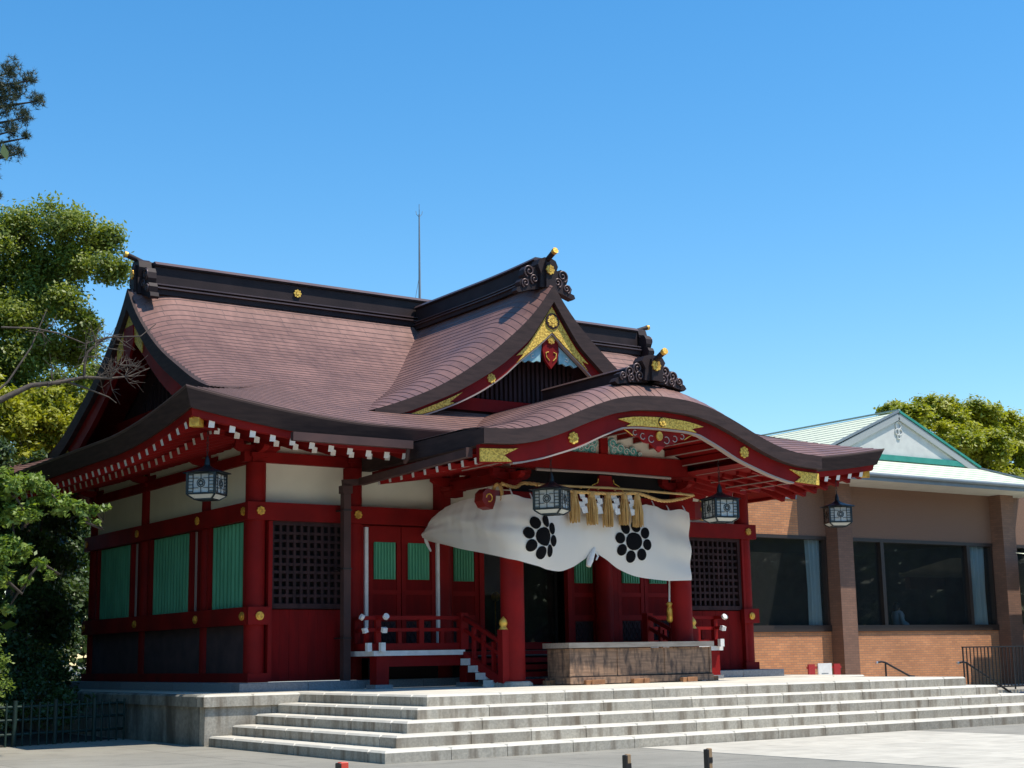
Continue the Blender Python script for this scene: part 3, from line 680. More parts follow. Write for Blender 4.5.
# gable walls and boards at both ends
def gable_end(sgn):
    X = lambda x: x if sgn < 0 else 2*CX-x
    ys = [float(v) for v in np.linspace(-1.40, YM, 28)]; full = ys+[2*YM-v for v in ys[::-1][1:]]
    VZ = lambda y: VERGE(y if y <= YM else 2*YM-y)+.0
    top = [VZ(y)+.0 for y in full]; th = lambda y: .30+.06*min(1, abs(y-YM)/3)
    a, b = sorted((X(GV), X(GV+.30)))
    mb = MB(); mb.ribbon(full, top, [VZ(y)-.36-.12*max(0, 1-abs(y-YM)/.6) for y in full], a, b, EDGE, 'y'); e = hp(mb, 'gable_edge')
    a, b = sorted((X(GV+.12), X(GV+.24)))
    y2 = [y for y in full if abs(y-YM) < 5.3]
    mb = MB(); mb.ribbon(y2, [VZ(y)-.37-.12*max(0, 1-abs(y-YM)/.6) for y in y2], [VZ(y)-.82-.2*max(0, 1-abs(y-YM)/.8) for y in y2], a, b, RED, 'y'); bo = hp(mb, 'gable_board')
    xo = X(GV+.12); off = .03*sgn
    for y0, y1 in ((YM-.8, YM+.8), (YM-5.2, YM-4.2), (YM+4.2, YM+5.2)):
        yy = [float(v) for v in np.linspace(y0, y1, 12)]
        mb = MB(); a, b = sorted((xo, xo+off)); mb.ribbon(yy, [VZ(y)-.42-.12*max(0, 1-abs(y-YM)/.6) for y in yy], [VZ(y)-.78-.2*max(0, 1-abs(y-YM)/.8) for y in yy], a, b, GOLDP, 'y'); mb.build('gilt_plate', bo)
    # wall
    mb = MB(); xw = X(.02); ya = [float(v) for v in np.linspace(-.1, YM, 14)]; fa = ya+[2*YM-v for v in ya[::-1][1:]]
    a, b = sorted((xw, X(.12))); mb.ribbon(fa, [VZ(y)-.3 for y in fa], [6.6 for y in fa], a, b, DARKW, 'y'); 
    for k in range(34):
        y = .6+k*.25; zt = VZ(y)-.9
        if zt > 7.6: a2, b2 = sorted((X(-.05), X(.018))); mb.box(a2, b2, y-.05, y+.05, 7.4, zt, DARKW)
    hp(mb, 'gable_wall')
    mb = MB(); a2, b2 = sorted((X(-.14), X(.016))); mb.box(a2, b2, 1.3, 8.2, 7.1, 7.34, RED); hp(mb, 'gable_beam')
    # underside of the verge overhang
    mb = MB(); vs = []; 
    for y in fa: vs += [(X(GV+.28), y, VZ(y)-.34), (X(.1), y, P(y if y <= YM else 2*YM-y)-.22)]
    mb.add(vs, [(2*i, 2*i+1, 2*i+3, 2*i+2) for i in range(len(fa)-1)], RED); hp(mb, 'soffit')
    # pendant
    mb = MB(); a2 = X(GV+.06); mb.prism([(a2, YM-.28, 9.1), (a2, YM-.34, 8.7), (a2, YM-.15, 8.45), (a2, YM, 8.2), (a2, YM+.15, 8.45), (a2, YM+.34, 8.7), (a2, YM+.28, 9.1)], (-.06*sgn, 0, 0), RED); hp(mb, 'pendant_carving')
gable_end(-1); gable_end(1)
# ridges ------------------------------------------------
def ridge_box(mb, axis, a, b, c, zb, hh, w=1., lift_end=0.):
    """stacked crest running along axis from a to b at lateral centre c"""
    n = 24; lay = [(0, .16, .46, RIDGE), (.16, .20, .53, RIDGEL), (.20, .27, .40, RIDGE), (.27, .305, .50, RIDGEL), (.305, .86, .30, RIDGE), (.86, .90, .36, RIDGE), (.90, 1., .40, RIDGEL)]
    for f0, f1, hw, m in lay:
        hw *= w; vs = []
        for i in range(n+1):
            t = i/n; p = a+(b-a)*t; u = max(0, 1-min(abs(p-a), abs(p-b) if lift_end == 2 else abs(p-a))/2.4); dz = (.06 if lift_end else 0)*u*u
            for s_, z in ((-1, f0), (-1, f1), (1, f1), (1, f0)):
                hh2 = hw*(1-.25*(z == 1.)) ; q = c+s_*hh2; zz = zb+z*hh+dz
                vs.append((p, q, zz) if axis == 'x' else (q, p, zz))
        fs = [(4*i+k, 4*i+(k+1) % 4, 4*i+4+(k+1) % 4, 4*i+4+k) for i in range(n) for k in range(4)]+[(0, 3, 2, 1), (4*n, 4*n+1, 4*n+2, 4*n+3)]
        mb.add(vs, fs, m, .5)
mb = MB(); ridge_box(mb, 'x', -.55, 2*CX+.55, YM, 9.86, .80, .85, 0); rd = hp(mb, 'main_ridge')
for x in (3.1, 10.2):
    mb = MB(); crest(mb, (x, YM-.265, 10.34), (0, -1, 0), .10, GOLDP); o = mb.build('gilt_crest', rd)
def oni(c, nrm, w, h, z0, name='ridge_ornament', emblem=True, curls=True, low=False):
    """end ornament: centre block with stacked scrolls either side, facing nrm"""
    c = Vector(c); nn = Vector(nrm); a = Vector((0, 0, 1)).cross(nn).normalized(); Z = Vector((0, 0, 1))
    mb = MB(); base = Vector((c.x, c.y, z0))
    def q(u, v): return base+a*u*w+Z*v*h
    mb.prism([q(-.30, 0), q(.30, 0), q(.26, .5), q(.36, .8), q(.28, 1.), q(.12, 1.08), q(-.12, 1.08), q(-.28, 1.), q(-.36, .8), q(-.26, .5)], nn*.30, RIDGE)
    mb.prism([q(-.13, .0), q(.13, .0), q(.11, .9), q(-.11, .9)], nn*.36, RIDGE)
    for s_ in (-1, 1):
        if not low: sil = [(.15, -.02), (.55, -.10), (.98, -.26), (1.06, -.20), (1.02, -.08), (.90, -.04), (.94, .12), (.86, .24), (.74, .26), (.80, .40), (.78, .58), (.68, .72), (.54, .76), (.42, .70), (.30, .74), (.15, .70)]
        else: sil = [(.10, -.04), (.6, -.10), (1.02, -.24), (1.10, -.14), (1.04, .0), (.96, .06), (.96, .20), (.86, .30), (.78, .28), (.76, .44), (.64, .54), (.54, .52), (.50, .66), (.38, .74), (.30, .68), (.10, .72)]
        mb.prism([q(s_*u, v) for u, v in sil][::s_], nn*(.20+.004*s_), RIDGE)
        for (u, v, r) in (((.60, .54, .15), (.74, .10, .11), (.42, .28, .12)) if not low else ((.42, .50, .12), (.66, .32, .12), (.86, .12, .09), (.36, .18, .12), (.62, .06, .09))):
            mb.tube([q(s_*(u+r*k*math.cos(t)/w), v+r*k*math.sin(t)/h)+nn*.215 for t, k in zip(np.linspace(-1.2, 8.2, 22), np.linspace(1.0, .15, 22))], .020, RIDGEL, 6)
    o = hp(mb, name)
    if emblem:
        m2 = MB(); crest(m2, base+Z*h*.62+nn*.365, nn, .115, GOLD); m2.build('gilt_crest', o)
    return o
def toribusuma(a, b, r):
    mb = MB(); a = Vector(a); b = Vector(b); mid = (a+b)/2-Vector((0, 0, .05)); mb.tube([a, mid, b], [r*.8, r*.9, r], RIDGE, 16); o = hp(mb, 'ridge_bar')
    d = (b-a).normalized(); m2 = MB(); m2.tube([b-d*.03, b+d*.05], r*1.12, GOLD, 18); m2.build('gilt_cap', o)
oni((-.62, YM, 0), (-1, 0, 0), .72, .78, 9.86); oni((2*CX+.62, YM, 0), (1, 0, 0), .72, .78, 9.86)
toribusuma((-.3, YM, 10.62), (-1.15, YM, 10.80), .065); toribusuma((2*CX+.3, YM, 10.62), (2*CX+1.15, YM, 10.80), .065)
# ---------------------------------------------------------------- front dormer gable (chidori hafu)
DV = curve([(0, 9.72), (.40, 9.20), (.77, 8.80), (1.15, 8.46), (1.77, 7.96), (3.04, 7.16), (4.0, 6.74), (4.72, 6.50), (5.4, 6.34)])
DI = curve([(0, 9.98), (.40, 9.52), (.77, 9.16), (1.15, 8.82), (1.77, 8.30), (3.04, 7.42), (4.0, 6.92), (4.72, 6.60), (5.4, 6.40)])
YG = -1.3
mb = MB()
def dorm(s, t, sg=1):
    dx = 5.3-s; tt = t*t*.5+t*.5; y = YG+tt*(YM+.0-YG)
    k = max(0, 1-(y-YG)/1.05); z = DI(dx)-(DI(dx)-DV(dx))*k*k
    return (CX-sg*dx, y, z)
rs = [0]; 
while rs[-1] < 5.3:
    dx = 5.3-rs[-1]; sl_ = abs(DI(dx)-DI(max(dx-.05, 0)))/.05; rs.append(min(5.3, rs[-1]+ROW/math.sqrt(1+sl_*sl_)*1.05))
shingle(mb, lambda s, t: dorm(s, t, 1), rs, 26, step=.011, flip=True); shingle(mb, lambda s, t: dorm(s, t, -1), rs, 26, step=.011)
hp(mb, 'dormer_roof')
xs = [float(v) for v in np.linspace(-4.62, 4.62, 61)]
DVE = curve([(0, 9.36), (.35, 8.86), (.67, 8.43), (1.05, 8.09), (1.49, 7.74), (2.53, 7.11), (3.3, 6.76), (3.9, 6.52), (4.9, 6.25)])
mb = MB(); mb.ribbon([CX+v for v in xs], [DV(abs(v))+.01 for v in xs], [DVE(abs(v)) for v in xs], YG-.02, YG+.16, EDGE); hp(mb, 'gable_edge')
DB = curve([(0, 8.66), (.3, 8.40), (.9, 7.93), (1.36, 7.54), (2.15, 7.05), (3.2, 6.60), (4.2, 6.30)])
x2 = [v for v in xs if abs(v) < 3.95]
mb = MB(); mb.ribbon([CX+v for v in x2], [DVE(abs(v))-.003 for v in x2], [DB(abs(v)) for v in x2], YG+.10, YG+.2, RED); bo = hp(mb, 'gable_board')
mb = MB(); mb.ribbon([CX+v for v in x2], [DB(abs(v))-.002 for v in x2], [DB(abs(v))-.035 for v in x2], YG+.09, YG+.2, mat('pale_trim', (.34, .27, .235), .7)); mb.build('pale_trim', bo)
def plate(mb, xa, xb, top, bot, y, notchL=0, notchR=0, m=GOLDP, th=.02):
    n = 14; xs_ = [xa+(xb-xa)*i/n for i in range(n+1)]
    o = [(x, y, top(x)) for x in xs_]
    if notchR:
        mx = xb-notchR*(1 if xb > xa else -1); mid = (top(mx)+bot(mx))/2; o += [(mx, y, mid+.04), (mx-.04, y, mid-.02)]
    o += [(x, y, bot(x)) for x in xs_[::-1]]
    mb.prism(o, (0, -th, 0), m)
f_t = lambda x: DVE(abs(x-CX))-.10; f_b = lambda x: DB(abs(x-CX))+.012
for s_ in (-1, 1):
    mb = MB(); o = []
    xl = [CX+s_*t for t in np.linspace(.0, 1.0, 12)]
    o = [(x, YG+.098, f_t(x)) for x in xl]+[(CX+s_*.80, YG+.098, (f_t(CX+.8)*.35+f_b(CX+.8)*.65))]+[(CX+s_*.98, YG+.098, f_b(CX+.98))]+[(x, YG+.098, f_b(x)) for x in xl[:-1][::-1]]
    if s_ > 0: o = o[::-1]
    mb.prism(o, (0, .0, 0) if 0 else (0, -.025-.001*s_, 0), GOLDP)
    mb.build('gilt_plate', bo)
    mb = MB(); xl = [CX+s_*t for t in np.linspace(2.55, 3.75, 10)]
    o = [(CX+s_*2.62, YG+.098, f_b(CX+2.62)+.0)]+[(CX+s_*2.75, YG+.098, (f_t(CX+2.75)+f_b(CX+2.75))/2)]+[(CX+s_*2.42, YG+.098, f_t(CX+2.42)+.02)]+[(x, YG+.098, f_t(x)+.03) for x in xl]+[(x, YG+.098, f_b(x)) for x in xl[::-1]]
    if s_ > 0: o = o[::-1]
    mb.prism(o, (0, -.025, 0), GOLDP); mb.build('gilt_plate', bo)
    mb = MB(); crest(mb, (CX+s_*1.66, YG+.098, (DVE(1.66)+DB(1.66))/2-.02), (0, -1, 0), .11, GOLDP, th=.015); mb.build('gilt_crest', bo)
mb = MB(); crest(mb, (CX, YG+.07, 8.92), (0, -1, 0), .145, GOLDP, th=.024); mb.disc((CX, YG+.07, 8.92), (0, -1, 0), .185, .02, DARKW, 20); mb.build('gilt_crest', bo)
# gable wall of the dormer
mb = MB(); yw = YG+.75
wx = [v for v in xs if abs(v) < 3.9]
mb.ribbon([CX+v for v in wx], [DI(abs(v))-.35 for v in wx], [6.3 for v in wx], yw, yw+.08, DARKW)
for k in range(-17, 18):
    v = k*.125; zt = DB(abs(v))+.05
    if zt > 7.25: mb.box(CX+v-.032, CX+v+.032, yw-.06, yw-.002, 7.12, zt, DARKW)
hp(mb, 'gable_wall')
mb = MB(); mb.box(CX-2.6, CX+2.6, yw-.12, yw-.062, 6.82, 7.10, RED); mb.box(CX-3.4, CX+3.4, yw-.10, yw-.002, 6.52, 6.62, RED); hp(mb, 'gable_beam')
mb = MB(); yy = YG+.22
mb.prism([(CX+u, yy, z) for u, z in [(-.17, 8.66), (.17, 8.66), (.23, 8.25), (.16, 8.02), (.0, 7.84), (-.16, 8.02), (-.23, 8.25)]][::-1], (0, -.07, 0), RED)
pd = hp(mb, 'pendant_carving')
mb = MB(); crest(mb, (CX, yy-.071, 8.5), (0, -1, 0), .10, GOLD); mb.build('gilt_crest', pd); mb = MB()
for s_ in (-1, 1): mb.tube([(CX+s_*.05, yy-.08, 8.02), (CX+s_*.13, yy-.08, 8.1), (CX+s_*.14, yy-.08, 8.2), (CX+s_*.07, yy-.08, 8.22)], .012, GOLDP, 6)
mb.build('scroll_line', pd)
for s_ in (-1, 1):
    mb = MB(); o = [(s_*.2, 8.42), (s_*.78, 7.97), (s_*.68, 7.93), (s_*.58, 7.99), (s_*.46, 7.95), (s_*.36, 8.0), (s_*.26, 7.98), (s_*.24, 8.2)]
    mb.prism([(CX+u, yy+.03, z) for u, z in (o if s_ < 0 else o[::-1])], (0, -.05, 0), BLUEP)
    mb.tube([(CX+s_*.42, yy-.022, 8.08), (CX+s_*.5, yy-.022, 8.05), (CX+s_*.52, yy-.022, 8.12), (CX+s_*.45, yy-.022, 8.14)], .012, WHITE, 6); hp(mb, 'painted_cloud')
# underside of dormer verge
mb = MB(); vs = []
for v in wx: vs += [(CX+v, YG+.12, DVE(abs(v))+.08), (CX+v, yw, DI(abs(v))-.30)]
mb.add(vs, [(2*i, 2*i+1, 2*i+3, 2*i+2) for i in range(len(wx)-1)], RED); hp(mb, 'soffit')
mb = MB(); ridge_box(mb, 'y', YG+.42, YM-.3, CX, 9.76, .66, .62, 1); hp(mb, 'dormer_ridge')
oni((CX, -.82, 0), (0, -1, 0), .78, .66, 9.72); toribusuma((CX, -.7, 10.30), (CX, -1.38, 10.52), .066)
# ---------------------------------------------------------------- porch roof (kara hafu)
KF = curve([(0, 6.60), (.6, 6.57), (1.2, 6.47), (1.65, 6.33), (2.05, 6.18), (2.65, 5.94), (3.2, 5.77), (3.75, 5.68), (4.42, 5.65)])
KI = curve([(0, 6.98), (.6, 6.94), (1.2, 6.80), (1.65, 6.64), (2.05, 6.46), (2.65, 6.18), (3.2, 5.97), (3.75, 5.84), (4.42, 5.72)])
YK = -5.0; HW = 4.40
mb = MB()
def kara(s, t, sg=1):
    dx = HW-s; tt = t*t*.6+t*.4; y = YK+tt*4.6
    k = max(0, 1-(y-YK)/.8); z = KI(dx)-(KI(dx)-KF(dx))*k*k+.0*(y-YK)
    return (CX-sg*dx, y, z)
rs = [float(v) for v in np.arange(0, HW, ROW)]+[HW]
shingle(mb, lambda s, t: kara(s, t, 1), rs, 26, step=.010, flip=True); shingle(mb, lambda s, t: kara(s, t, -1), rs, 26, step=.010)
hp(mb, 'porch_roof')
xk = [float(v) for v in np.linspace(-HW, HW, 61)]
mb = MB(); mb.ribbon([CX+v for v in xk], [KF(abs(v))+.01 for v in xk], [KF(abs(v))-.28 for v in xk], YK-.03, YK+.22, EDGE)
for s_ in (-1, 1): a, b = sorted((CX+s_*HW, CX+s_*(HW-.2))); mb.box(a, b, YK+.221, -.35, 5.36, 5.70, EDGE)
hp(mb, 'roof_edge')
KB = curve([(0, 5.98), (.5, 5.975), (.95, 5.94), (1.3, 5.82), (1.62, 5.69), (2.05, 5.50), (2.6, 5.32), (3.1, 5.18), (3.7, 5.07), (4.42, 5.03)])
mb = MB(); mb.ribbon([CX+v for v in xk], [KF(abs(v))-.283 for v in xk], [KB(abs(v)) for v in xk], YK+.12, YK+.24, RED); kb = hp(mb, 'porch_gable_board')
mb = MB(); mb.ribbon([CX+v for v in xk if abs(v) < 3.7], [KB(abs(v))-.002 for v in xk if abs(v) < 3.7], [KB(abs(v))-.034 for v in xk if abs(v) < 3.7], YK+.11, YK+.24, MATS['pale_trim']); mb.build('pale_trim', kb)
kt = lambda x: KF(abs(x-CX))-.36; kbt = lambda x: KB(abs(x-CX))+.012
for s_ in (-1, 1):
    mb = MB(); xl = [CX+s_*t for t in np.linspace(3.75, HW+.01, 8)]
    o = [(CX+s_*3.70, YK+.118, kbt(CX+3.7))]+[(CX+s_*3.88, YK+.118, (kt(CX+3.88)+kbt(CX+3.88))/2)]+[(CX+s_*3.55, YK+.118, kt(CX+3.55))]+[(x, YK+.118, kt(x)) for x in xl]+[(x, YK+.118, kbt(x)) for x in xl[::-1]]
    mb.prism(o if s_ < 0 else o[::-1], (0, -.03, 0), GOLDP); mb.build('gilt_plate', kb)
    mb = MB(); crest(mb, (CX+s_*2.24, YK+.118, (KF(2.24)-.28+KB(2.24))/2), (0, -1, 0), .12, GOLDP); mb.build('gilt_crest', kb)
mb = MB(); tp = [(u, KF(abs(u))-.40) for u in np.linspace(-1.12, 1.12, 13)]; bt = [(u, KB(abs(u))+.012) for u in np.linspace(.92, -.92, 11)]
mid = lambda u: KB(abs(u))*.55+(KF(abs(u))-.4)*.45
o = tp+[(.86, mid(.86)), (.80, mid(.8)-.03)]+bt+[(-.80, mid(.8)-.03), (-.86, mid(.86))]
mb.prism([(CX+u, YK+.118, z) for u, z in o][::-1], (0, -.03, 0), GOLDP); mb.build('gilt_plate', kb)
mb = MB(); mb.disc((CX, YK+.087, 6.10), (0, -1, 0), .10, .012, DARKW, 18); crest(mb, (CX, YK+.08, 6.10), (0, -1, 0), .09, GOLDP); mb.build('gilt_crest', kb)
# carved pendant under the porch gable
mb = MB(); yp = YK+.2
o = [(-.95, 5.95), (-.7, 5.80), (-.5, 5.78), (-.38, 5.68), (-.2, 5.66), (0, 5.50), (.2, 5.66), (.38, 5.68), (.5, 5.78), (.7, 5.80), (.95, 5.95)]
mb.prism([(CX+u, yp+.06, z) for u, z in o]+[(CX+u, yp+.06, z) for u, z in ((.5, 6.02), (-.5, 6.02))], (0, -.05, 0), RED); pk = hp(mb, 'pendant_carving')
mb = MB()
for s_ in (-1, 1):
    for (u, z, r) in ((.2, 5.76, .07), (.42, 5.80, .06), (.62, 5.86, .05)):
        mb.tube([(CX+s_*(u+r*math.cos(t)), yp+.005, z+r*math.sin(t)) for t in np.linspace(-2.6, 2.2, 12)], .010, MATS['pale_trim'], 6)
    mb.tube([(CX+s_*.68, yp+.005, 5.80), (CX+s_*.8, yp+.005, 5.87), (CX+s_*.95, yp+.005, 5.94)], .01, GOLDP, 6)
mb.build('scroll_line', pk)
mb = MB(); mb.disc((CX, yp+.009, 5.83), (0, -1, 0), .095, .04, GOLD, 16, .8); mb.build('gilt_boss', pk)
# underside of the porch roof: curved ceiling with pale-edged ribs
mb = MB(); vs = []; xc = [v for v in xk if abs(v) < 4.3]
CE = lambda a: KF(a)-.42
for v in xc: vs += [(CX+v, YK+.24, CE(abs(v))), (CX+v, -.4, CE(abs(v))+.05)]
mb.add(vs, [(2*i, 2*i+1, 2*i+3, 2*i+2) for i in range(len(xc)-1)], RED, smooth=True); hp(mb, 'soffit')
for i in range(-9, 10):
    v = i*.44; z = CE(abs(v)); mb = MB()
    if abs(v) > 4.2: continue
    mb.box(CX+v-.05, CX+v+.05, YK+.245, -2.95, z-.14, z-.004, RED); mb.box(CX+v-.052, CX+v-.035, YK+.245, -2.95, z-.16, z-.1405, MATS['pale_trim']); hp(mb, 'porch_rib')
# porch beams
mb = MB()
for s_ in (-1, 1):
    x = CX+s_*2.235
    mb.box(x-.12, x+.12, -2.55, -.2, 5.02, 5.22, RED)
hps(mb, 'tie_beam')
mb = MB(); mb.box(4.04, 9.25, -2.86, -2.54, 4.42, 4.80, RED); hb = hp(mb, 'porch_head_beam')
for s_ in (-1, 1):
    mb = MB(); xo = CX+s_*2.60
    o = [(0, 4.44), (.20, 4.41), (.34, 4.46), (.42, 4.58), (.40, 4.74), (.30, 4.83), (.15, 4.80), (0, 4.80)]
    mb.prism([(xo+s_*u, -2.85, z) for u, z in (o if s_ > 0 else o[::-1])][::1], (0, .3, 0), mat('bright_red_carving', (.20, .012, .008), .4, (.14, .009, .007), 5, .2, 20)); mb.tube([(xo+s_*(.26+.07*math.cos(t)), -2.86, 4.64+.08*math.sin(t)) for t in np.linspace(0, 5, 10)], .012, GOLDP, 6)
    mb.build('beam_nose', hb)
mb = MB(); mb.box(4.35, 8.94, -3.02, -2.82, 5.30, 5.68, RED); bb = hp(mb, 'rainbow_beam')
mb = MB(); mb.tube([(4.85, -3.0, 5.26), (6.6, -3.0, 5.28), (8.45, -3.0, 5.26)], .032, MATS['pale_trim'], 8); mb.build('pale_trim', bb)
# gable infill over rainbow beam
mb = MB(); wv = [float(v) for v in np.linspace(-2.3, 2.3, 31)]
mb.ribbon([CX+v for v in wv], [CE(abs(v))-.01 for v in wv], [min(5.69, CE(abs(v))-.02) for v in wv], -2.93, -2.87, CREAM); hp(mb, 'plaster_panel')
mb = MB(); mb.box(CX-.1, CX+.1, -3.0, -2.931, 5.685, 6.15, RED); hp(mb, 'strut')
for s_ in (-1, 1):
    mb = MB()
    for i, (u, z, r) in enumerate(((.26, 5.93, .12), (.30, 5.78, .11), (.46, 5.83, .12), (.62, 5.77, .10), (.80, 5.79, .11), (.98, 5.74, .06))):
        mb.disc((CX+s_*u, -2.935, z), (0, -1, 0), r, .02+.006*i, TEAL, 18)
        mb.tube([(CX+s_*(u+r*k*math.cos(t)), -2.962-.006*i, z+r*k*math.sin(t)) for t, k in zip(np.linspace(0, 8, 18), np.linspace(.9, .15, 18))], .010, WHITE, 5)
    hp(mb, 'painted_cloud')
# frog-leg strut between beams
mb = MB(); o = [(-.55, 4.82), (-.38, 4.98), (-.2, 5.03), (-.16, 5.22), (.16, 5.22), (.2, 5.03), (.38, 4.98), (.55, 4.82)]
mb.prism([(CX+u, -2.95, z) for u, z in o][::-1], (0, -.06, 0), RED); fl = hp(mb, 'frog_leg_strut')
mb = MB()
for s_ in (-1, 1): mb.tube([(CX+s_*.5, -3.02, 4.87), (CX+s_*.36, -3.02, 5.0), (CX+s_*.22, -3.02, 5.06), (CX+s_*.2, -3.02, 5.14)], .010, GOLDP, 6)
mb.build('scroll_line', fl)
mb = MB(); mb.box(4.5, 8.8, -2.6, -2.56, 4.8, 5.3, mat('black_void', (.008, .006, .007))); hp(mb, 'wall_board')  # black sheet standing in for the shaded gap above the curtain
# kara ridge and ornament
mb = MB(); ridge_box(mb, 'y', YK+.62, -1.0, CX, 6.93, .45, .5, 0); hp(mb, 'porch_ridge')
oni((CX, YK+.58, 0), (0, -1, 0), .86, .50, 6.98, low=True); toribusuma((CX, YK+.6, 7.34), (CX, YK-.05, 7.53), .062)
# porch side eaves: board, rafters with white ends
for s_ in (-1, 1):
    mb = MB(); x = CX+s_*(HW-.22); a, b = sorted((x, x-s_*.10)); mb.box(a, b, YK+.25, -.4, 5.20, 5.36, RED); hp(mb, 'eave_board')
    mb = MB(); mb.add([(x, YK+.26, 5.14), (x, -.4, 5.14), (x-s_*1.9, -.4, 5.42), (x-s_*1.9, YK+.26, 5.42)], [(0, 1, 2, 3) if s_ > 0 else (3, 2, 1, 0)], RED); hp(mb, 'soffit')
pr_ = None
for s_ in (-1, 1):
    for i in range(9):
        y = YK+.45+i*.46; x = CX+s_*(HW-.12)
        if pr_ is None:
            m_ = MB(); m_.bar((0, 0, 0), (0, 1.5, .22), .09, .12, RED, endmat=WHITE); pr_ = m_.build('porch_rafter', hall); o = pr_
        else: o = copy_part(pr_, hall)
        o.location = (x-CX, y, 5.10-.9); o.rotation_euler = (0, 0, math.pi/2 if s_ > 0 else -math.pi/2)
# gutters and downpipes (left side shown)
mb = MB(); mb.box(-.5, 2.1, Y0-.14, Y0-.02, 5.54, 5.70, PIPE)
for x in (.1, .8, 1.5): mb.box(x-.01, x+.01, Y0-.02, Y0+.15, 5.64, 5.66, IRON)
mb.tube([(2.02, Y0-.08, 5.56), (2.02, Y0-.05, 5.36), (2.05, Y0+.1, 5.30)], .045, PIPE, 10); hp(mb, 'gutter')
mb = MB()
mb.bar((2.13, YK+.32, 5.22), (2.13, -.55, 5.12), .12, .15, PIPE); mb.box(2.06, 2.2, YK+.30, YK+.34, 5.14, 5.32, PIPE)
hp(mb, 'gutter')
mb = MB(); mb.bar((1.72, -.5, 5.08), (2.13, -.5, 5.12), .10, .13, PIPE); mb.box(1.68, 1.90, -.6, -.4, 4.86, 5.02, PIPE); mb.box(1.71, 1.87, -.58, -.42, 1.07, 4.86, PIPE)
for z in (1.9, 3.3, 4.5): mb.box(1.69, 1.89, -.59, -.2, z, z+.03, IRON)
hp(mb, 'downpipe')

# ================================================================== THINGS ON/AT THE HALL
def lantern(name_label, x, y, z, rz, ztop):
    t = thing('hanging_lantern', name_label, 'lantern', (x, y, z), rz, 'bronze lanterns hanging from the eaves')
    s = .27
    mb = MB(); b = .016
    for sx in (-1, 1):
        for sy in (-1, 1): mb.box(sx*s-.022, sx*s+.022, sy*s-.022, sy*s+.022, -.20, .20, STEEL)
    for zz in (-.20, .175): mb.box(-s-.02, s+.02, -s-.02, s+.02, zz, zz+.03, STEEL)
    for k in range(4):
        rot = Matrix.Rotation(k*math.pi/2, 3, 'Z')
        def W(u, v, d=0): return tuple(rot @ Vector((u, -s-.012-d, v)))
        for u in (-.155, .155, -.05, .05): mb.bar(W(u, -.17), W(u, .18), .012, .012, STEEL, (0, 0, 1)) if abs(u) > .1 else mb.bar(W(u*0+(.0 if u > 0 else .0), -.17 if u < 0 else .07), W(0, -.07 if u < 0 else .18), .010, .010, STEEL)
        for v in (-.085, .095): mb.bar(W(-.155, v), W(-.05, v), .010, .010, STEEL); mb.bar(W(.155, v), W(.05, v), .010, .010, STEEL)
        mb.tube([W(.075*math.cos(a), .005+.075*math.sin(a)) for a in np.linspace(0, 2*math.pi, 17)], .008, STEEL, 6, False)
        for j in range(8):
            a = j*math.pi/4; mb.disc(W(.04*math.cos(a), .005+.04*math.sin(a)), tuple(rot @ Vector((0, -1, 0))), .015, .006, STEEL, 8)
        for u in (-.205, .205):
            for j in range(6): mb.bar(W(u-.04, -.15+j*.062), W(u+.04, -.15+j*.062), .012, .012, STEEL)
    mb.build('frame', t)
    mb = MB(); mb.box(-s+.005, s-.005, -s+.005, s-.005, -.17, .175, PAPER); mb.build('pane', t)
    mb = MB()   # tapering underside with pale panes
    vs = [(-s, -s, -.205), (s, -s, -.205), (s, s, -.205), (-s, s, -.205), (-.17, -.17, -.28), (.17, -.17, -.28), (.17, .17, -.28), (-.17, .17, -.28)]
    mb.add(vs, [(4, 5, 1, 0), (5, 6, 2, 1), (6, 7, 3, 2), (7, 4, 0, 3)], PAPER); mb.add(vs, [(7, 6, 5, 4), (0, 1, 2, 3)], STEEL)
    for i in range(4): mb.bar(vs[i], vs[i+4], .03, .03, STEEL); mb.bar(vs[4+i], vs[4+(i+1) % 4], .028, .028, STEEL)
    mb.build('underside', t)
    mb = MB(); e = .44   # flared roof
    lv = [(.46, .205), (.44, .222), (.28, .262), (.15, .305), (.08, .345), (.05, .38)]
    for (r0, z0), (r1, z1) in zip(lv, lv[1:]):
        n = 6
        vs = [(r0*math.cos(R(60*k+30)), r0*math.sin(R(60*k+30)), z0) for k in range(n)]+[(r1*math.cos(R(60*k+30)), r1*math.sin(R(60*k+30)), z1) for k in range(n)]
        mb.add(vs, [(k, (k+1) % n, n+(k+1) % n, n+k) for k in range(n)], STEEL)
    mb.add([(.44*math.cos(R(60*k+30)), .44*math.sin(R(60*k+30)), .205) for k in range(6)], [tuple(reversed(range(6)))], STEEL)
    mb.build('cap', t)
    mb = MB(); mb.tube([(0, 0, .37), (0, 0, .46), (0, 0, .54)], [.06, .05, .02], STEEL, 10)
    nl = max(2, int((ztop-z-.54)/.07))
    for i in range(nl):
        zz = .54+(ztop-z-.54)*(i+.5)/nl; hh = (ztop-z-.54)/nl*.6
        mb.tube([((.022*math.cos(a) if i % 2 else 0), (0 if i % 2 else .022*math.cos(a)), zz+hh*math.sin(a)) for a in np.linspace(0, 2*math.pi, 9)], .006, IRON, 5, False)
    mb.build('chain', t); return t
lantern('bronze lantern hanging under the left front eave corner beside the green shutters', -1.75, -1.65, 4.75, -R(46), 6.0)
lantern('bronze lantern hanging in front of the white curtain left of the straw tassels', 4.43, -4.1, 4.50, -R(56), 5.6)
lantern('bronze lantern hanging right of the white curtain before the red lattice bay', 8.87, -4.1, 4.50, -R(12), 5.6)
lantern('bronze lantern hanging under the far right eave before the brown brick building', 15.05, -1.65, 4.82, -R(32), 6.0)

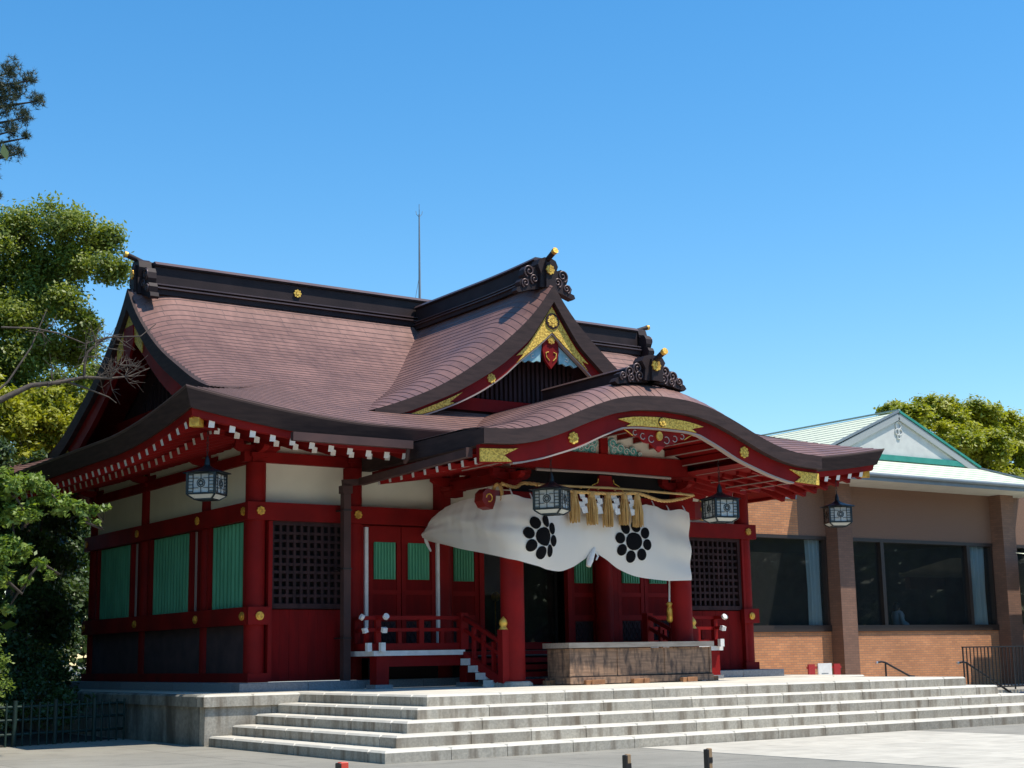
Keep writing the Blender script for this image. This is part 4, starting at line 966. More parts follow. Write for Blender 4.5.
# curtain
CP = [(8.93, -3.02, 4.52, 3.05), (8.65, -3.04, 4.62, 3.04), (8.3, -3.05, 4.55, 3.03), (7.9, -3.05, 4.66, 3.05), (7.4, -3.05, 4.64, 3.10), (6.9, -3.03, 4.68, 3.26), (6.55, -3.0, 4.68, 3.48), (6.32, -2.97, 4.68, 3.58),
      (6.05, -2.97, 4.68, 3.44), (5.7, -3.0, 4.68, 3.27), (5.3, -3.08, 4.66, 3.18), (4.9, -3.25, 4.64, 3.20), (4.55, -3.38, 4.62, 3.26), (4.2, -3.36, 4.66, 3.34), (3.98, -3.1, 4.70, 3.42), (3.92, -2.4, 4.72, 3.56), (3.9, -1.6, 4.70, 3.70), (3.92, -.9, 4.60, 3.84), (3.95, -.4, 4.44, 3.93), (3.97, -.05, 4.22, 4.0)]
arc = [0]
for a, b in zip(CP, CP[1:]): arc.append(arc[-1]+math.hypot(b[0]-a[0], b[1]-a[1]))
fx, fy, ft, fb = [curve([(arc[i], CP[i][k]) for i in range(len(CP))]) for k in range(4)]
def SURF(u, w):   # u metres along, w 0 top..1 bottom
    x, y, zt, zb = fx(u), fy(u), ft(u), fb(u)
    e = .02; dx, dy = fx(u+e)-fx(u-e), fy(u+e)-fy(u-e); L = math.hypot(dx, dy) or 1; nx, ny = dy/L, -dx/L
    if ny > 0: nx, ny = -nx, -ny
    if u > arc[14]: nx, ny = -1, 0
    wr = .6*(.022*math.sin(u*9+w*1.5)+.012*math.sin(u*21-w*3))*(1-w)**.7+.006*math.sin(u*6)
    g2 = min(1, max(0, (u-3.2)/2.0)); env = math.sin(math.pi*min(1, w*1.02))**.6 if 0 < w < .98 else 0; wr += g2*env*(.030*math.sin((w*7+u*1.9))+.012*math.sin(w*17+u*3.1)+.006*math.sin(w*31-u*2))
    hz = max(0, 1-u/1.4); wr += hz*.035*math.sin(w*14+u*2.0)*math.sin(math.pi*min(w, 1))**.5 if 0 < w < 1 else 0
    sag = -.035*abs(math.sin(u*math.pi/.62))*(1-w)**4*(1 if u < 6.2 else 0)
    bl = .12*math.sin(math.pi*w)*min(1, u/1.5)
    return Vector((x+nx*(wr+bl), y+ny*(wr+bl), zt+(zb-zt)*w+sag))
cur = thing('shrine_curtain', 'long white cotton curtain with two black flower crests draped across the porch', 'curtain', (CX, -3.05, 4.6))
def cb(mb, name):
    o = mb.build(name, cur); o.location = (-CX, 3.05, -4.6); return o
mb = MB(); NU, NW = 200, 34; vs = [SURF(arc[-1]*i/NU, j/NW) for i in range(NU+1) for j in range(NW+1)]
mb.add(vs, [(i*(NW+1)+j, i*(NW+1)+j+1, (i+1)*(NW+1)+j+1, (i+1)*(NW+1)+j) for i in range(NU) for j in range(NW)], CLOTH, .5, True); cb(mb, 'cloth')
def crest_on(u0, z0):
    mb = MB()
    def pt(du, dz, off):
        u = u0-du; w = (ft(u)-(z0+dz))/(ft(u)-fb(u)); p = SURF(u, w); q = SURF(u+.02, w); r_ = SURF(u, w+.02); n = (q-p).cross(r_-p).normalized()
        if n.dot(Vector((-.55, -.8, 0))) < 0: n = -n
        return p+n*off
    def blob(cu, cz, ra, rb, ang):
        rings = 4; n = 18; vs = [pt(cu, cz, .012)]
        for k in range(1, rings+1):
            for i in range(n):
                t = 2*math.pi*i/n; a, b = ra*k/rings*math.cos(t), rb*k/rings*math.sin(t)
                vs.append(pt(cu+a*math.cos(ang)-b*math.sin(ang), cz+a*math.sin(ang)+b*math.cos(ang), .012))
        fs = [(0, 1+i, 1+(i+1) % n) for i in range(n)]+[(1+(k-1)*n+i, 1+k*n+i, 1+k*n+(i+1) % n, 1+(k-1)*n+(i+1) % n) for k in range(1, rings) for i in range(n)]
        mb.add(vs, fs, BLACKP, .5, True)
    blob(0, 0, .205, .188, 0)
    for k in range(8):
        a = k*math.pi/4-.19; blob(.362*math.cos(a), .328*math.sin(a), .130, .118, a)
    cb(mb, 'black_crest')
def uarc(x):
    for i in range(len(arc)-1):
        if CP[i][0] >= x >= CP[i+1][0]: return arc[i]+(arc[i+1]-arc[i])*(CP[i][0]-x)/(CP[i][0]-CP[i+1][0])
crest_on(uarc(7.24), 3.84); crest_on(uarc(4.66), 3.84)
mb = MB()
for i in range(15):
    u = .12+i*.44
    if u > arc[14]: break
    p = SURF(u, 0); mb.tube([p+Vector((0, .01, -.03)), p+Vector((0, .06, .07)), p+Vector((0, .1, .12))], [.022, .014, .012], WHITE, 6)
a = SURF(arc[-1]-.02, .2); b = SURF(arc[-1]-.02, .95); mb.tube([a, (a+b)/2, b, b+Vector((.03, -.05, -.12)), b+Vector((.08, -.1, -.26))], [.03, .05, .05, .035, .02], WHITE, 8)
cb(mb, 'tie')
mb = MB(); p = SURF(uarc(6.30), 1)   # gathered knot with cord at the centre
mb.tube([p+Vector((0, -.02, .10)), p+Vector((-.05, -.03, 0)), p+Vector((-.13, -.04, -.15)), p+Vector((-.18, -.05, -.28))], [.05, .06, .075, .05], WHITE, 9); mb.tube([p+Vector((.04, -.03, .02)), p+Vector((.08, -.05, -.06)), p+Vector((.02, -.06, -.14))], .02, WHITE, 6)
cb(mb, 'knot')
# straw rope with tassels
rope = thing('straw_rope', 'twisted straw rope with five tassels and paper streamers above the white curtain', 'rope', (CX, -3.3, 4.9))
def rp(mb, name):
    o = mb.build(name, rope); o.location = (-CX, 3.3, -4.9); return o
def twisted(mb, pts, r, m=STRAW, tw=9., n=140):
    pts = [Vector(p) for p in pts]; L = [0]
    for a, b in zip(pts, pts[1:]): L.append(L[-1]+(b-a).length)
    f = [curve([(L[i], pts[i][k]) for i in range(len(pts))]) for k in range(3)]
    for ph in (0, 2*math.pi/3, 4*math.pi/3):
        q = []
        for i in range(n+1):
            s_ = L[-1]*i/n; c = Vector([g_(s_) for g_ in f]); d = (Vector([g_(s_+.01) for g_ in f])-Vector([g_(s_-.01) for g_ in f])).normalized(); o_ = d.orthogonal().normalized() if abs(d.y) > .9 else d.cross(Vector((0, 1, 0))).normalized(); b2 = d.cross(o_)
            t = ph+s_*tw; q.append(c+(o_*math.cos(t)+b2*math.sin(t))*r*.5)
        mb.tube(q, r*.62, m, 6)
mb = MB(); twisted(mb, [(3.98, -3.0, 4.92), (4.3, -3.02, 4.86), (4.5, -3.05, 4.95), (5.0, -3.2, 4.90), (5.6, -3.3, 4.80), (6.4, -3.3, 4.80), (7.2, -3.3, 4.84), (8.0, -3.25, 4.72), (8.7, -3.1, 4.82), (9.1, -3.0, 4.92)], .036, tw=22, n=260)
rp(mb, 'main_rope')
mb = MB(); twisted(mb, [(3.97+.02*math.sin(t), -2.88-.14*math.sin(t), 4.66+.26*math.cos(t)) for t in np.linspace(0, 6.2, 14)], .035, tw=30, n=70); twisted(mb, [(9.45+.02*math.sin(t), -2.88-.12*math.sin(t), 4.62+.22*math.cos(t)) for t in np.linspace(0, 6.2, 14)], .03, tw=30, n=70); rp(mb, 'rope_loop')
mb = MB(); mb.tube([(4.7, -3.25, 4.90), (6.5, -3.25, 4.93), (8.85, -3.25, 4.89)], .028, mat('yellow_bamboo', (.50, .34, .13), .5, (.40, .26, .09), 3), 10)
for x in np.arange(4.9, 8.8, .45): mb.tube([(x-.01, -3.25, 4.905), (x+.01, -3.25, 4.905)], .034, STRAW, 10)
rp(mb, 'bamboo_pole')
for i, x in enumerate((5.58, 6.03, 6.46, 6.90, 7.25)):
    mb = MB(); h = .62+.03*(i % 3); w = .115+.01*(i % 2)
    mb.tube([(x, -3.3, 4.82), (x, -3.3, 4.76), (x, -3.3, 4.70)], [.05, .07, .075], STRAW, 12)
    for k in range(64):
        a = random.random()*2*math.pi; rr = math.sqrt(random.random()); b0 = Vector((x+rr*.06*math.cos(a), -3.3+rr*.06*math.sin(a), 4.74)); e_ = Vector((x+rr*w*math.cos(a)+random.uniform(-.012, .012), -3.3+rr*w*math.sin(a), 4.80-h+random.uniform(-.03, .03)))
        m_ = (b0+e_)/2+Vector((math.cos(a)*rr*.03, math.sin(a)*rr*.03, 0)); mb.tube([b0, m_, e_], [.012, .012, .007], STRAW, 4, False)
    rp(mb, 'tassel')
for x in (5.80, 6.24, 6.68, 7.08):
    mb = MB(); z = 4.80; xx = x+random.uniform(-.04, .04)
    for k in range(4):
        e = random.uniform(-.03, .03); yy = -3.26-.02*k+e; mb.prism([(xx-.08, yy, z), (xx+.07, yy, z+e), (xx+.09+e, yy, z-.12), (xx-.03, yy, z-.14)], (0, -.004, 0), WHITE); xx += .05 if k % 2 == 0 else -.08; z -= .10
    rp(mb, 'paper_streamer')
# bell cord
bc = thing('bell_cord', 'white cord with a gilt end hanging before the right hand red doors', 'cord', (8.62, -2.62, 2.1))
mb = MB(); mb.tube([(.0, 0, 2.5), (.03, 0, 1.2), (.0, 0, .48)], .022, WHITE, 8); mb.build('cord', bc)
mb = MB(); mb.tube([(0, 0, .50), (0, 0, .46), (0, 0, .40), (0, 0, .34), (0, 0, .1), (0, 0, .06)], [.03, .08, .045, .065, .075, .04], GOLD, 14)
mb.build('gilt_sleeve', bc)
# gilt ornament hung left of the porch column is the stair newel cap; offertory box
box = thing('offertory_box', 'long weathered wooden offertory box with three panels standing on the platform', 'offertory box', (7.26, -2.9, .9))
BX, BY = 1.91, .42
mb = MB(); mb.box(-BX+.04, BX-.04, -BY+.03, BY-.03, .09, .72, WOODB)
for x in (-BX+.04, -.64, .62, BX-.04): mb.box(x-.028, x+.028, -BY+.008, -BY+.028, .09, .725, WOODB)
mb.box(-BX+.02, BX-.02, -BY+.0, -BY+.007, .155, .175, mat('black_void', (.01, .01, .01))); mb.build('body', box)
mb = MB(); mb.box(-BX+.0, BX+.0, -BY-.02, BY+.02, .02, .15, WOODB); mb.build('base', box)
mb = MB()
mb.box(-BX-.03, BX+.03, -BY-.04, -BY+.10, .735, .84, WOODP); mb.box(-BX-.03, BX+.03, BY-.10, BY+.04, .735, .84, WOODP); mb.box(-BX-.03, -BX+.12, -BY+.102, BY-.102, .735, .838, WOODP); mb.box(BX-.12, BX+.03, -BY+.102, BY-.102, .735, .838, WOODP); mb.build('top_frame', box)
mb = MB()
for i in range(9): y = -BY+.15+i*.068; mb.prism([(-BX+.12, y-.022, .75), (-BX+.12, y, .80), (-BX+.12, y+.022, .75)], (2*BX-.24, 0, 0), WOODB)
mb.build('slat', box)
for i, (x, y) in enumerate(((5.28, -2.75), (5.85, -3.42), (7.05, -3.4), (8.35, -3.42), (9.22, -3.2))):
    L = ['orange wooden chock at the left back corner of the offertory box', 'orange wooden chock under the left front of the offertory box', 'orange wooden chock of two pieces before the middle of the offertory box', 'orange wooden chock under the right front of the offertory box', 'small orange wooden chock at the right end of the offertory box'][i]
    s_ = .6 if i == 4 else 1
    mb = MB(); mb.box(-.17*s_, .15*s_, -.05, .05, 0, .095, WOODC, bev=.008); mb.box(-.1*s_+(.2 if i == 2 else .05), .24*s_, -.075, -.052, .005, .10, WOODC, bev=.006)
    o = mb.build('wooden_chock'); o.location = (x, y, .902); o.rotation_euler = (0, 0, random.uniform(-.3, .3)); tag(o, L, 'wooden block', 'chocks round the offertory box')
# lightning rod
lr = thing('lightning_rod', 'thin lightning rod on the main roof ridge against the sky', 'lightning rod', (6.76, YM, 10.66))
mb = MB(); mb.tube([(0, 0, -.1), (0, 0, .9), (0, 0, 2.35)], [.035, .028, .018], GFASC, 8); mb.tube([(0, 0, 2.35), (0, 0, 2.63)], .008, GFASC, 6); mb.build('mast', lr)
mb = MB()
for a in (0, 2.1, 4.2): mb.tube([(0, 0, 2.28), (.08*math.cos(a), .08*math.sin(a), 2.36), (.10*math.cos(a), .10*math.sin(a), 2.45)], .007, GFASC, 5)
mb.tube([(0, 0, .7), (-.14, 0, 0)], .007, GFASC, 5); mb.build('prong', lr)

# ================================================================== BRICK BUILDING (right)
YB = 2.5
bb_ = thing('brick_building', 'brown brick building with pale green gabled roof and large dark windows', 'building', (22, YB, 0))
def bp_(mb, name, parent=None):
    o = mb.build(name, parent or bb_)
    if parent is None: o.location = (-22, -YB, 0)
    return o
mb = MB(); mb.box(13.9, 33, YB, YB+.3, 0, 2.02, BRICK); bp_(mb, 'lower_wall')
mb = MB(); mb.box(17.85, 33, YB, YB+.3, 4.72, 6.28, BAND); bp_(mb, 'upper_wall')
mb = MB(); mb.box(14.2, 17.849, YB+.002, YB+.3, 4.72, 5.74, BRICK); bp_(mb, 'upper_wall')
mb = MB(); mb.box(13.9, 17.84, YB-.02, YB+9, 5.742, 5.86, GFASC); bp_(mb, 'flat_roof')
for x0, x1 in ((18.95, 19.56), (26.35, 26.97)):
    mb = MB(); mb.box(x0, x1, YB-.45, YB+.1, 0, 6.26, BRICKD); bp_(mb, 'pillar')
mb = MB(); mb.box(14.2, 14.4, YB+.3, YB+9, 0, 5.7, BRICKD); mb.box(32.8, 33, YB+.3, YB+9, 0, 6.2, BRICKD); mb.box(14, 33, YB+8.9, YB+9, 0, 6.2, BRICKD); bp_(mb, 'side_wall')
def windowr(x0, x1, mull):
    mb = MB()
    mb.box(x0, x1, YB-.05, YB+.2, 2.022, 2.20, ALU); mb.box(x0, x1, YB-.02, YB+.2, 4.62, 4.718, ALU)
    mb.box(x0, x0+.08, YB, YB+.2, 2.2, 4.62, ALU); mb.box(x1-.08, x1, YB, YB+.2, 2.2, 4.62, ALU)
    for m_ in mull: mb.box(m_-.07, m_+.07, YB, YB+.2, 2.2, 4.62, ALU)
    o = bp_(mb, 'window'); m2 = MB(); m2.add([(x0+.08, YB+.12, 2.2), (x1-.08, YB+.12, 2.2), (x1-.08, YB+.12, 4.62), (x0+.08, YB+.12, 4.62)], [(0, 1, 2, 3)], GLASS); m2.build('pane', o)
windowr(14.2, 18.94, []); windowr(19.57, 26.34, [21.28, 25.18]); windowr(26.98, 32.7, [29.5])
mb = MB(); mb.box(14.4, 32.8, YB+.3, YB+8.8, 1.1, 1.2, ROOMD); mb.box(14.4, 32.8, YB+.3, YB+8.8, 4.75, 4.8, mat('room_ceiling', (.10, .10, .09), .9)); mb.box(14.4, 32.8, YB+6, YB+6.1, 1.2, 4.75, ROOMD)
mb.box(26.6, 26.7, YB+.3, YB+6, 1.2, 4.75, ROOMD); bp_(mb, 'interior_shell')
mb = MB(); mb.box(26.79, 27.19, YB+2.2, YB+2.25, 1.6, 4.2, mat('yellow_green_banner', (.20, .22, .05), .8)); bp_(mb, 'wall_hanging')
def drape(x0, x1, y):
    mb = MB(); n = 26; vs = []
    for i in range(n+1):
        u = i/n; wob = .05*math.sin(u*22)
        for z, k in ((2.2, 1.), (3.2, .92), (4.62, 1.08)): vs.append((x0+(x1-x0)*(.5+(u-.5)*k), y+wob, z))
    mb.add(vs, [(3*i+j, 3*i+j+1, 3*i+4+j, 3*i+3+j) for i in range(n) for j in range(2)], CURT, .5, True); bp_(mb, 'drape')
drape(18.3, 18.84, YB+.21); drape(25.45, 26.15, YB+.21); drape(19.68, 19.8, YB+.21)
# its roof
GC, GHW = 22.9, 3.45; EX0, EX1 = 17.95, 27.85; EY = 1.1; YGb = 3.3; ZE = 6.42
MINT = mat('mint_roof_sheet', (.66, .69, .52), .7, (.60, .63, .48), 2, .05, 8, spec=.2); MINTL = mat('mint_roof_lap', (.28, .38, .33), .6)
mb = MB(); d = YGb-EY; zg = 7.22
def courses(mb, a0, a1, b0, b1, n, m):   # quad patch a0-a1 (eave) to b0-b1 (top) as lapped sheets
    a0, a1, b0, b1 = map(Vector, (a0, a1, b0, b1)); up = Vector((0, 0, .014))
    for i in range(n):
        p, q = a0.lerp(b0, i/n), a1.lerp(b1, i/n); r_, s_ = a0.lerp(b0, (i+1)/n), a1.lerp(b1, (i+1)/n)
        mb.add([p+up, q+up, s_, r_], [(0, 1, 2, 3)], m); mb.add([p, q, q+up, p+up], [(0, 1, 2, 3)], MINTL)
hx = d
courses(mb, (EX0, EY, ZE), (EX1, EY, ZE), (EX0+1.5, YGb, zg+.05), (EX1-1.5, YGb, zg+.05), 7, MINT)
courses(mb, (EX0, YB+14, ZE), (EX0, EY, ZE), (GC-GHW, YB+14, zg), (EX0+1.5, YGb, zg+.05), 7, MINT)
courses(mb, (EX1, EY, ZE), (EX1, YB+14, ZE), (EX1-1.5, YGb, zg+.05), (GC+GHW, YB+14, zg), 7, MINT)
bp_(mb, 'skirt_roof')
ZA = 8.72; mb = MB()
for s_ in (-1, 1):
    a0, a1 = (GC+s_*(GHW+.25), YGb-.35, zg-.05), (GC+s_*(GHW+.25), YB+14, zg-.05); b0, b1 = (GC, YGb-.35, ZA), (GC, YB+14, ZA)
    if s_ < 0: courses(mb, a1, a0, b1, b0, 12, MINT)
    else: courses(mb, a0, a1, b0, b1, 12, MINT)
bp_(mb, 'gable_roof')
mb = MB()
for s_ in (-1, 1):
    mb.bar((GC+s_*.0, YGb-.37, ZA+.03), (GC+s_*(GHW+.28), YGb-.37, zg-.02), .05, .07, TEALR if s_ > 0 else GFASC, (0, 0, 1))
mb.bar((GC, YGb-.4, ZA+.06), (GC, YB+14, ZA+.06), .10, .04, MINTL)
mb.bar((EX1-1.45, YGb, zg+.09), (EX1, EY, ZE+.06), .08, .05, GFASC); bp_(mb, 'verge_trim')
mb = MB()
for s_ in (-1, 1): mb.bar((GC+s_*.0, YGb-.33, ZA-.14), (GC+s_*(GHW+.2), YGb-.33, zg-.19), .08, .20, mat('grey_verge_board', (.33, .35, .34), .6), (0, 0, 1))
mb.prism([(GC+u, YGb-.29, z) for u, z in ((-GHW, zg-.1), (GHW, zg-.1), (0, ZA-.1))], (0, .1, 0), PINKW)
bp_(mb, 'gable_wall')
mb = MB(); mb.box(GC-GHW+.5, GC+GHW-.5, YGb-.36, YGb-.292, zg-.04, zg+.13, TEALR); bp_(mb, 'gable_flashing')
mb = MB()
for u, z, r_ in ((0, 8.3, .12), (-.06, 8.1, .09), (.07, 8.1, .09), (0, 7.95, .07)):
    mb.tube([(GC+u+r_*math.cos(t), YGb-.31, z+r_*math.sin(t)) for t in np.linspace(0, 6.3, 14)], .022, PINKW, 6, False)
bp_(mb, 'gable_ornament')
mb = MB(); mb.box(EX0, EX1, EY-.03, EY, 6.22, ZE+.03, GFASC); mb.box(EX0-.03, EX0, EY-.03, YB+12, 6.22, ZE+.03, GFASC); mb.box(EX1, EX1+.03, EY-.03, YB+12, 6.22, ZE+.03, GFASC)
mb.tube([(EX0, EY-.09, ZE-.04), (EX1, EY-.09, ZE-.04)], .06, GFASC, 10); bp_(mb, 'fascia')
mb = MB(); mb.box(EX0, EX1, EY, YB+.1, 6.22, 6.25, SOFF); bp_(mb, 'soffit')
# far right small canopy
cn = thing('entrance_canopy', 'small brown canopy with pale green metal roof right of the brick building', 'canopy', (26.9, 0.2, 0))
mb = MB(); mb.add([(-.9, -1, 3.95), (3, -1, 3.95), (3, 1.2, 4.35), (-.9, 1.2, 4.35)], [(0, 1, 2, 3)], MINT); mb.box(-.9, 3, -1.02, -1.0, 3.85, 3.99, MINT); mb.build('roof', cn)
mb = MB(); mb.box(-.75, 3, -.9, -.7, 3.45, 3.84, BRICKD); mb.box(-.1, .1, -.85, -.75, 0, 3.45, ALU); mb.box(.12, 3, .0, .1, 0, 3.8, mat('black_void', (.01, .01, .01))); mb.build('frame', cn)

# person behind the window
def skin_person():
    t = thing('person', 'person in white top and long red skirt standing behind the dark window', 'person', (23.49, 4.0, 1.2))
    skin = mat('skin', (.45, .28, .2), .6); me = bpy.data.meshes.new('body')
    J = [((0, 0, .92), .13), ((0, 0, 1.12), .12), ((0, -.01, 1.36), .15), ((0, 0, 1.46), .06), ((0, -.02, 1.60), .095), ((-.17, 0, 1.38), .055), ((-.22, -.02, 1.12), .04), ((-.16, -.18, 1.02), .032), ((-.06, -.26, 1.05), .03), ((.17, 0, 1.38), .055), ((.22, -.02, 1.12), .04), ((.16, -.18, 1.02), .032), ((.06, -.26, 1.05), .03), ((-.1, 0, .5), .07), ((-.1, .01, .06), .045), ((-.1, -.13, .03), .035), ((.1, 0, .5), .07), ((.1, .01, .06), .045), ((.1, -.13, .03), .035)]
    E = [(0, 1), (1, 2), (2, 3), (3, 4), (2, 5), (5, 6), (6, 7), (7, 8), (2, 9), (9, 10), (10, 11), (11, 12), (0, 13), (13, 14), (14, 15), (0, 16), (16, 17), (17, 18)]
    me.from_pydata([j[0] for j in J], E, []); o = bpy.data.objects.new('body', me); COL.objects.link(o); o.parent = t; me.materials.append(skin)
    md = o.modifiers.new('s', 'SKIN'); 
    for i, j in enumerate(J): me.skin_vertices[0].data[i].radius = (j[1], j[1])
    me.skin_vertices[0].data[0].use_root = True; o.modifiers.new('u', 'SUBSURF').levels = 1; o.modifiers[-1].render_levels = 2
    top = mat('white_top_cloth', (.6, .62, .66), .9); red = mat('red_skirt_cloth', (.25, .02, .02), .9)
    mb = MB(); mb.tube([(0, 0, .98), (0, 0, 1.15), (0, 0, 1.33), (0, 0, 1.44), (0, 0, 1.48)], [.19, .185, .20, .15, .075], top, 18)
    for s_ in (-1, 1): mb.tube([(s_*.14, 0, 1.39), (s_*.24, -.02, 1.12), (s_*.18, -.16, 1.0)], [.08, .085, .12], top, 12)
    mb.build('kimono_top', t)
    mb = MB(); mb.tube([(0, 0, 1.04), (0, 0, .9), (0, 0, .4), (0, 0, .08)], [.19, .21, .26, .30], red, 20); mb.build('skirt', t)
    mb = MB(); mb.tube([(0, .02, 1.73), (0, .03, 1.69), (0, .04, 1.60), (0, .06, 1.5), (0, .07, 1.3), (0, .10, 1.1)], [.03, .095, .112, .08, .05, .02], mat('black_hair', (.012, .01, .01), .5), 14); mb.build('hair', t)
    t.rotation_euler = (0, 0, R(70)); return t
skin_person()

# handrails, fence, sign
def handrail(label, x, y, z, dx, drop):
    t = thing('handrail', label, 'handrail', (x, y, z), 0, 'black handrails on the steps beyond the platform')
    mb = MB(); mb.tube([(-.22, 0, 1.0), (-.05, 0, 1.02), (.1, 0, 1.0), (dx, 0, 1.0-drop), (dx+.2, 0, .98-drop)], .028, IRON, 10); mb.build('rail', t)
    mb = MB(); mb.tube([(.12, 0, -.3), (.12, 0, .97)], .025, IRON, 8); mb.build('post', t)
    mb = MB(); mb.tube([(dx, 0, -.6), (dx, 0, 1.0-drop)], .025, IRON, 8); mb.build('post', t)
    mb = MB(); mb.tube([(-.26, 0, 1.0), (-.2, 0, 1.0)], .034, mat('bright_steel', (.7, .7, .7), .3, metal=1), 10); mb.build('end_cap', t)
handrail('black handrail before the brick wall between the pillar and the iron fence', 18.75, .5, .15, 1.05, .38)
handrail('black handrail running down behind the black iron railing fence', 19.15, -1.9, .12, 1.9, .85)
fn = thing('railing_fence', 'black iron railing fence with upright bars at the right of the steps', 'railing', (19.0, -2.0, .4))
mb = MB(); Lf = 3.6
for z in (.06, 1.1): mb.box(0, Lf, -.02, .02, z, z+.035, IRON)
mb.build('rail', fn)
for i in range(25): mb = MB(); x = .02+i*.145; w = .02 if i % 7 == 0 else .010; mb.box(x-w, x+w, -.012, .012, .0 if i % 7 == 0 else .06, 1.12 if i % 7 == 0 else 1.1, IRON); mb.build('bar', fn)
g = MB(); g.box(18.2, 30, -1.9, 2.45, 0, .38, STONE); tag(g.build('side_pavement'), kind='structure')
g = MB(); g.box(20.9, 21.6, -2.6, -2.2, 0, .34, mat('navy_cover', (.03, .05, .10), .6), bev=.03); tag(g.build('navy_box'), 'dark navy blue box on the ground beside the right end of the steps', 'box')
sg = thing('folding_barrier', 'low barrier with red end panels and a white notice before the brick wall', 'barrier', (17.3, 1.2, .62))
rp_ = mat('signal_red', (.35, .02, .02), .5)
for x in (-.55, .42): mb = MB(); mb.box(x-.12, x+.12, -.02, .02, 0, .52, rp_); mb.box(x-.05, x+.05, -.024, -.021, .05, .45, WHITE) if 0 else None; mb.build('end_panel', sg)
mb = MB(); mb.box(-.32, .2, -.03, .0, .02, .54, WHITE); 
for i, w in enumerate((.3, .22, .26)): mb.box(-.2, -.2+w, -.034, -.031, .12+i*.07, .14+i*.07, GFASC)
mb.build('notice', sg)
mb = MB(); mb.box(-.7, .6, .0, .03, .40, .46, rp_); mb.box(-.7, .6, .0, .03, .08, .14, rp_); mb.build('rail', sg)
g = MB(); g.box(15.6, 18.19, -1.9, 2.45, 0, .6, STONET); tag(g.build('side_landing'), kind='structure')

# foreground posts
def stub(label, x, y, h, mtop, mside, w=.085):
    t = thing('short_post', label, 'post', (x, y, 0))
    mb = MB(); mb.box(-w/2, w/2, -w/2, w/2, 0, h, mtop, bev=.008); mb.build('stake', t)
    mb = MB(); mb.box(-w/2-.025, -w/2-.002, -w/2-.01, w/2+.01, 0, h-.01, mside, bev=.006); mb.build('side_strap', t)
    mb = MB(); mb.box(-w/2-.003, w/2+.003, -w/2-.004, w/2+.004, h-.16, h-.10, mside); mb.build('band', t)
TANW = mat('tan_wood', (.36, .24, .13), .8, (.26, .17, .09), 8)
stub('tan topped wooden post with black strap at the bottom edge, left of its pair', -2.02, -14.3, .40, TANW, IRON, .05)
stub('tan topped wooden post with black strap at the bottom edge, right of its pair', -1.08, -14.6, .43, TANW, IRON, .05)
stub('red topped short marker post with black side before the lowest step', -3.8, -10.92, .25, mat('orange_red', (.65, .07, .04), .5), IRON, .10)
# bamboo fence
bf = thing('bamboo_fence', 'low dark green bamboo lattice fence before the shaded shrubs at left', 'fence', (-4.4, 1.0, 0))
pa, pb = Vector((-5.6, -.35, 0)), Vector((-1.99, 1.75, 0)); pa = Vector((-6.4, .35, 0))
Ld = (pb-pa)
for z in (.22, .48, .72): mb = MB(); mb.tube([pa-bf.location+Vector((0, 0, z)), pb-bf.location+Vector((0, 0, z))], .026, BAMB, 8); mb.build('rail', bf)
nb = 26
for i in range(nb+1):
    p = pa+Ld*i/nb-Vector(bf.location); mb = MB(); r_ = .045 if i % 5 == 2 else .02; mb.tube([p+Vector((0, -.03, 0)), p+Vector((0, -.03, .84 if i % 5 == 2 else .80))], r_, BAMB, 8); mb.build('post' if i % 5 == 2 else 'upright', bf)

# ================================================================== TREES
def leaves(centers, radii, n, size, m, up=.35, flat=.85, sub=14, spread=.42, seed=1, cone=None):
    rg = np.random.default_rng(seed); C_ = np.array(centers, float); r_ = np.array(radii, float)
    w = r_**2; w = w/w.sum(); idx = rg.choice(len(C_), n, p=w)
    subs = rg.normal(size=(len(C_), sub, 3)); subs /= np.linalg.norm(subs, axis=2, keepdims=True); subs *= rg.uniform(.35, 1., size=(len(C_), sub, 1)); 
    sidx = rg.integers(0, sub, n); off = subs[idx, sidx]+rg.normal(size=(n, 3))*spread*.55
    off[:, 2] *= flat; pos = C_[idx]+off*r_[idx][:, None]
    subr = rg.random((len(C_), sub))[idx, sidx]
    nrm = rg.normal(size=(n, 3)); nrm /= np.linalg.norm(nrm, axis=1, keepdims=True); nrm[:, 2] += up*2; nrm += off*.5; nrm /= np.linalg.norm(nrm, axis=1, keepdims=True)
    a = np.cross(nrm, rg.normal(size=(n, 3))); a /= np.linalg.norm(a, axis=1, keepdims=True); b = np.cross(nrm, a)
    s_ = size*rg.uniform(.6, 1.35, n)[:, None]
    V = np.stack([pos-a*s_, pos+b*s_*.5-nrm*s_*.12, pos+a*s_, pos-b*s_*.5-nrm*s_*.12], 1).reshape(-1, 3)
    me = bpy.data.meshes.new('foliage'); me.vertices.add(4*n); me.vertices.foreach_set('co', V.ravel()); me.loops.add(4*n); me.loops.foreach_set('vertex_index', np.arange(4*n)); me.polygons.add(n); me.polygons.foreach_set('loop_start', np.arange(n)*4); me.polygons.foreach_set('loop_total', np.full(n, 4))
    me.update(calc_edges=True); me.materials.append(m); at = me.attributes.new('rnd', 'FLOAT', 'FACE'); at.data.foreach_set('value', np.clip(subr*.6+rg.random(n)*.4, 0, 1)); return me
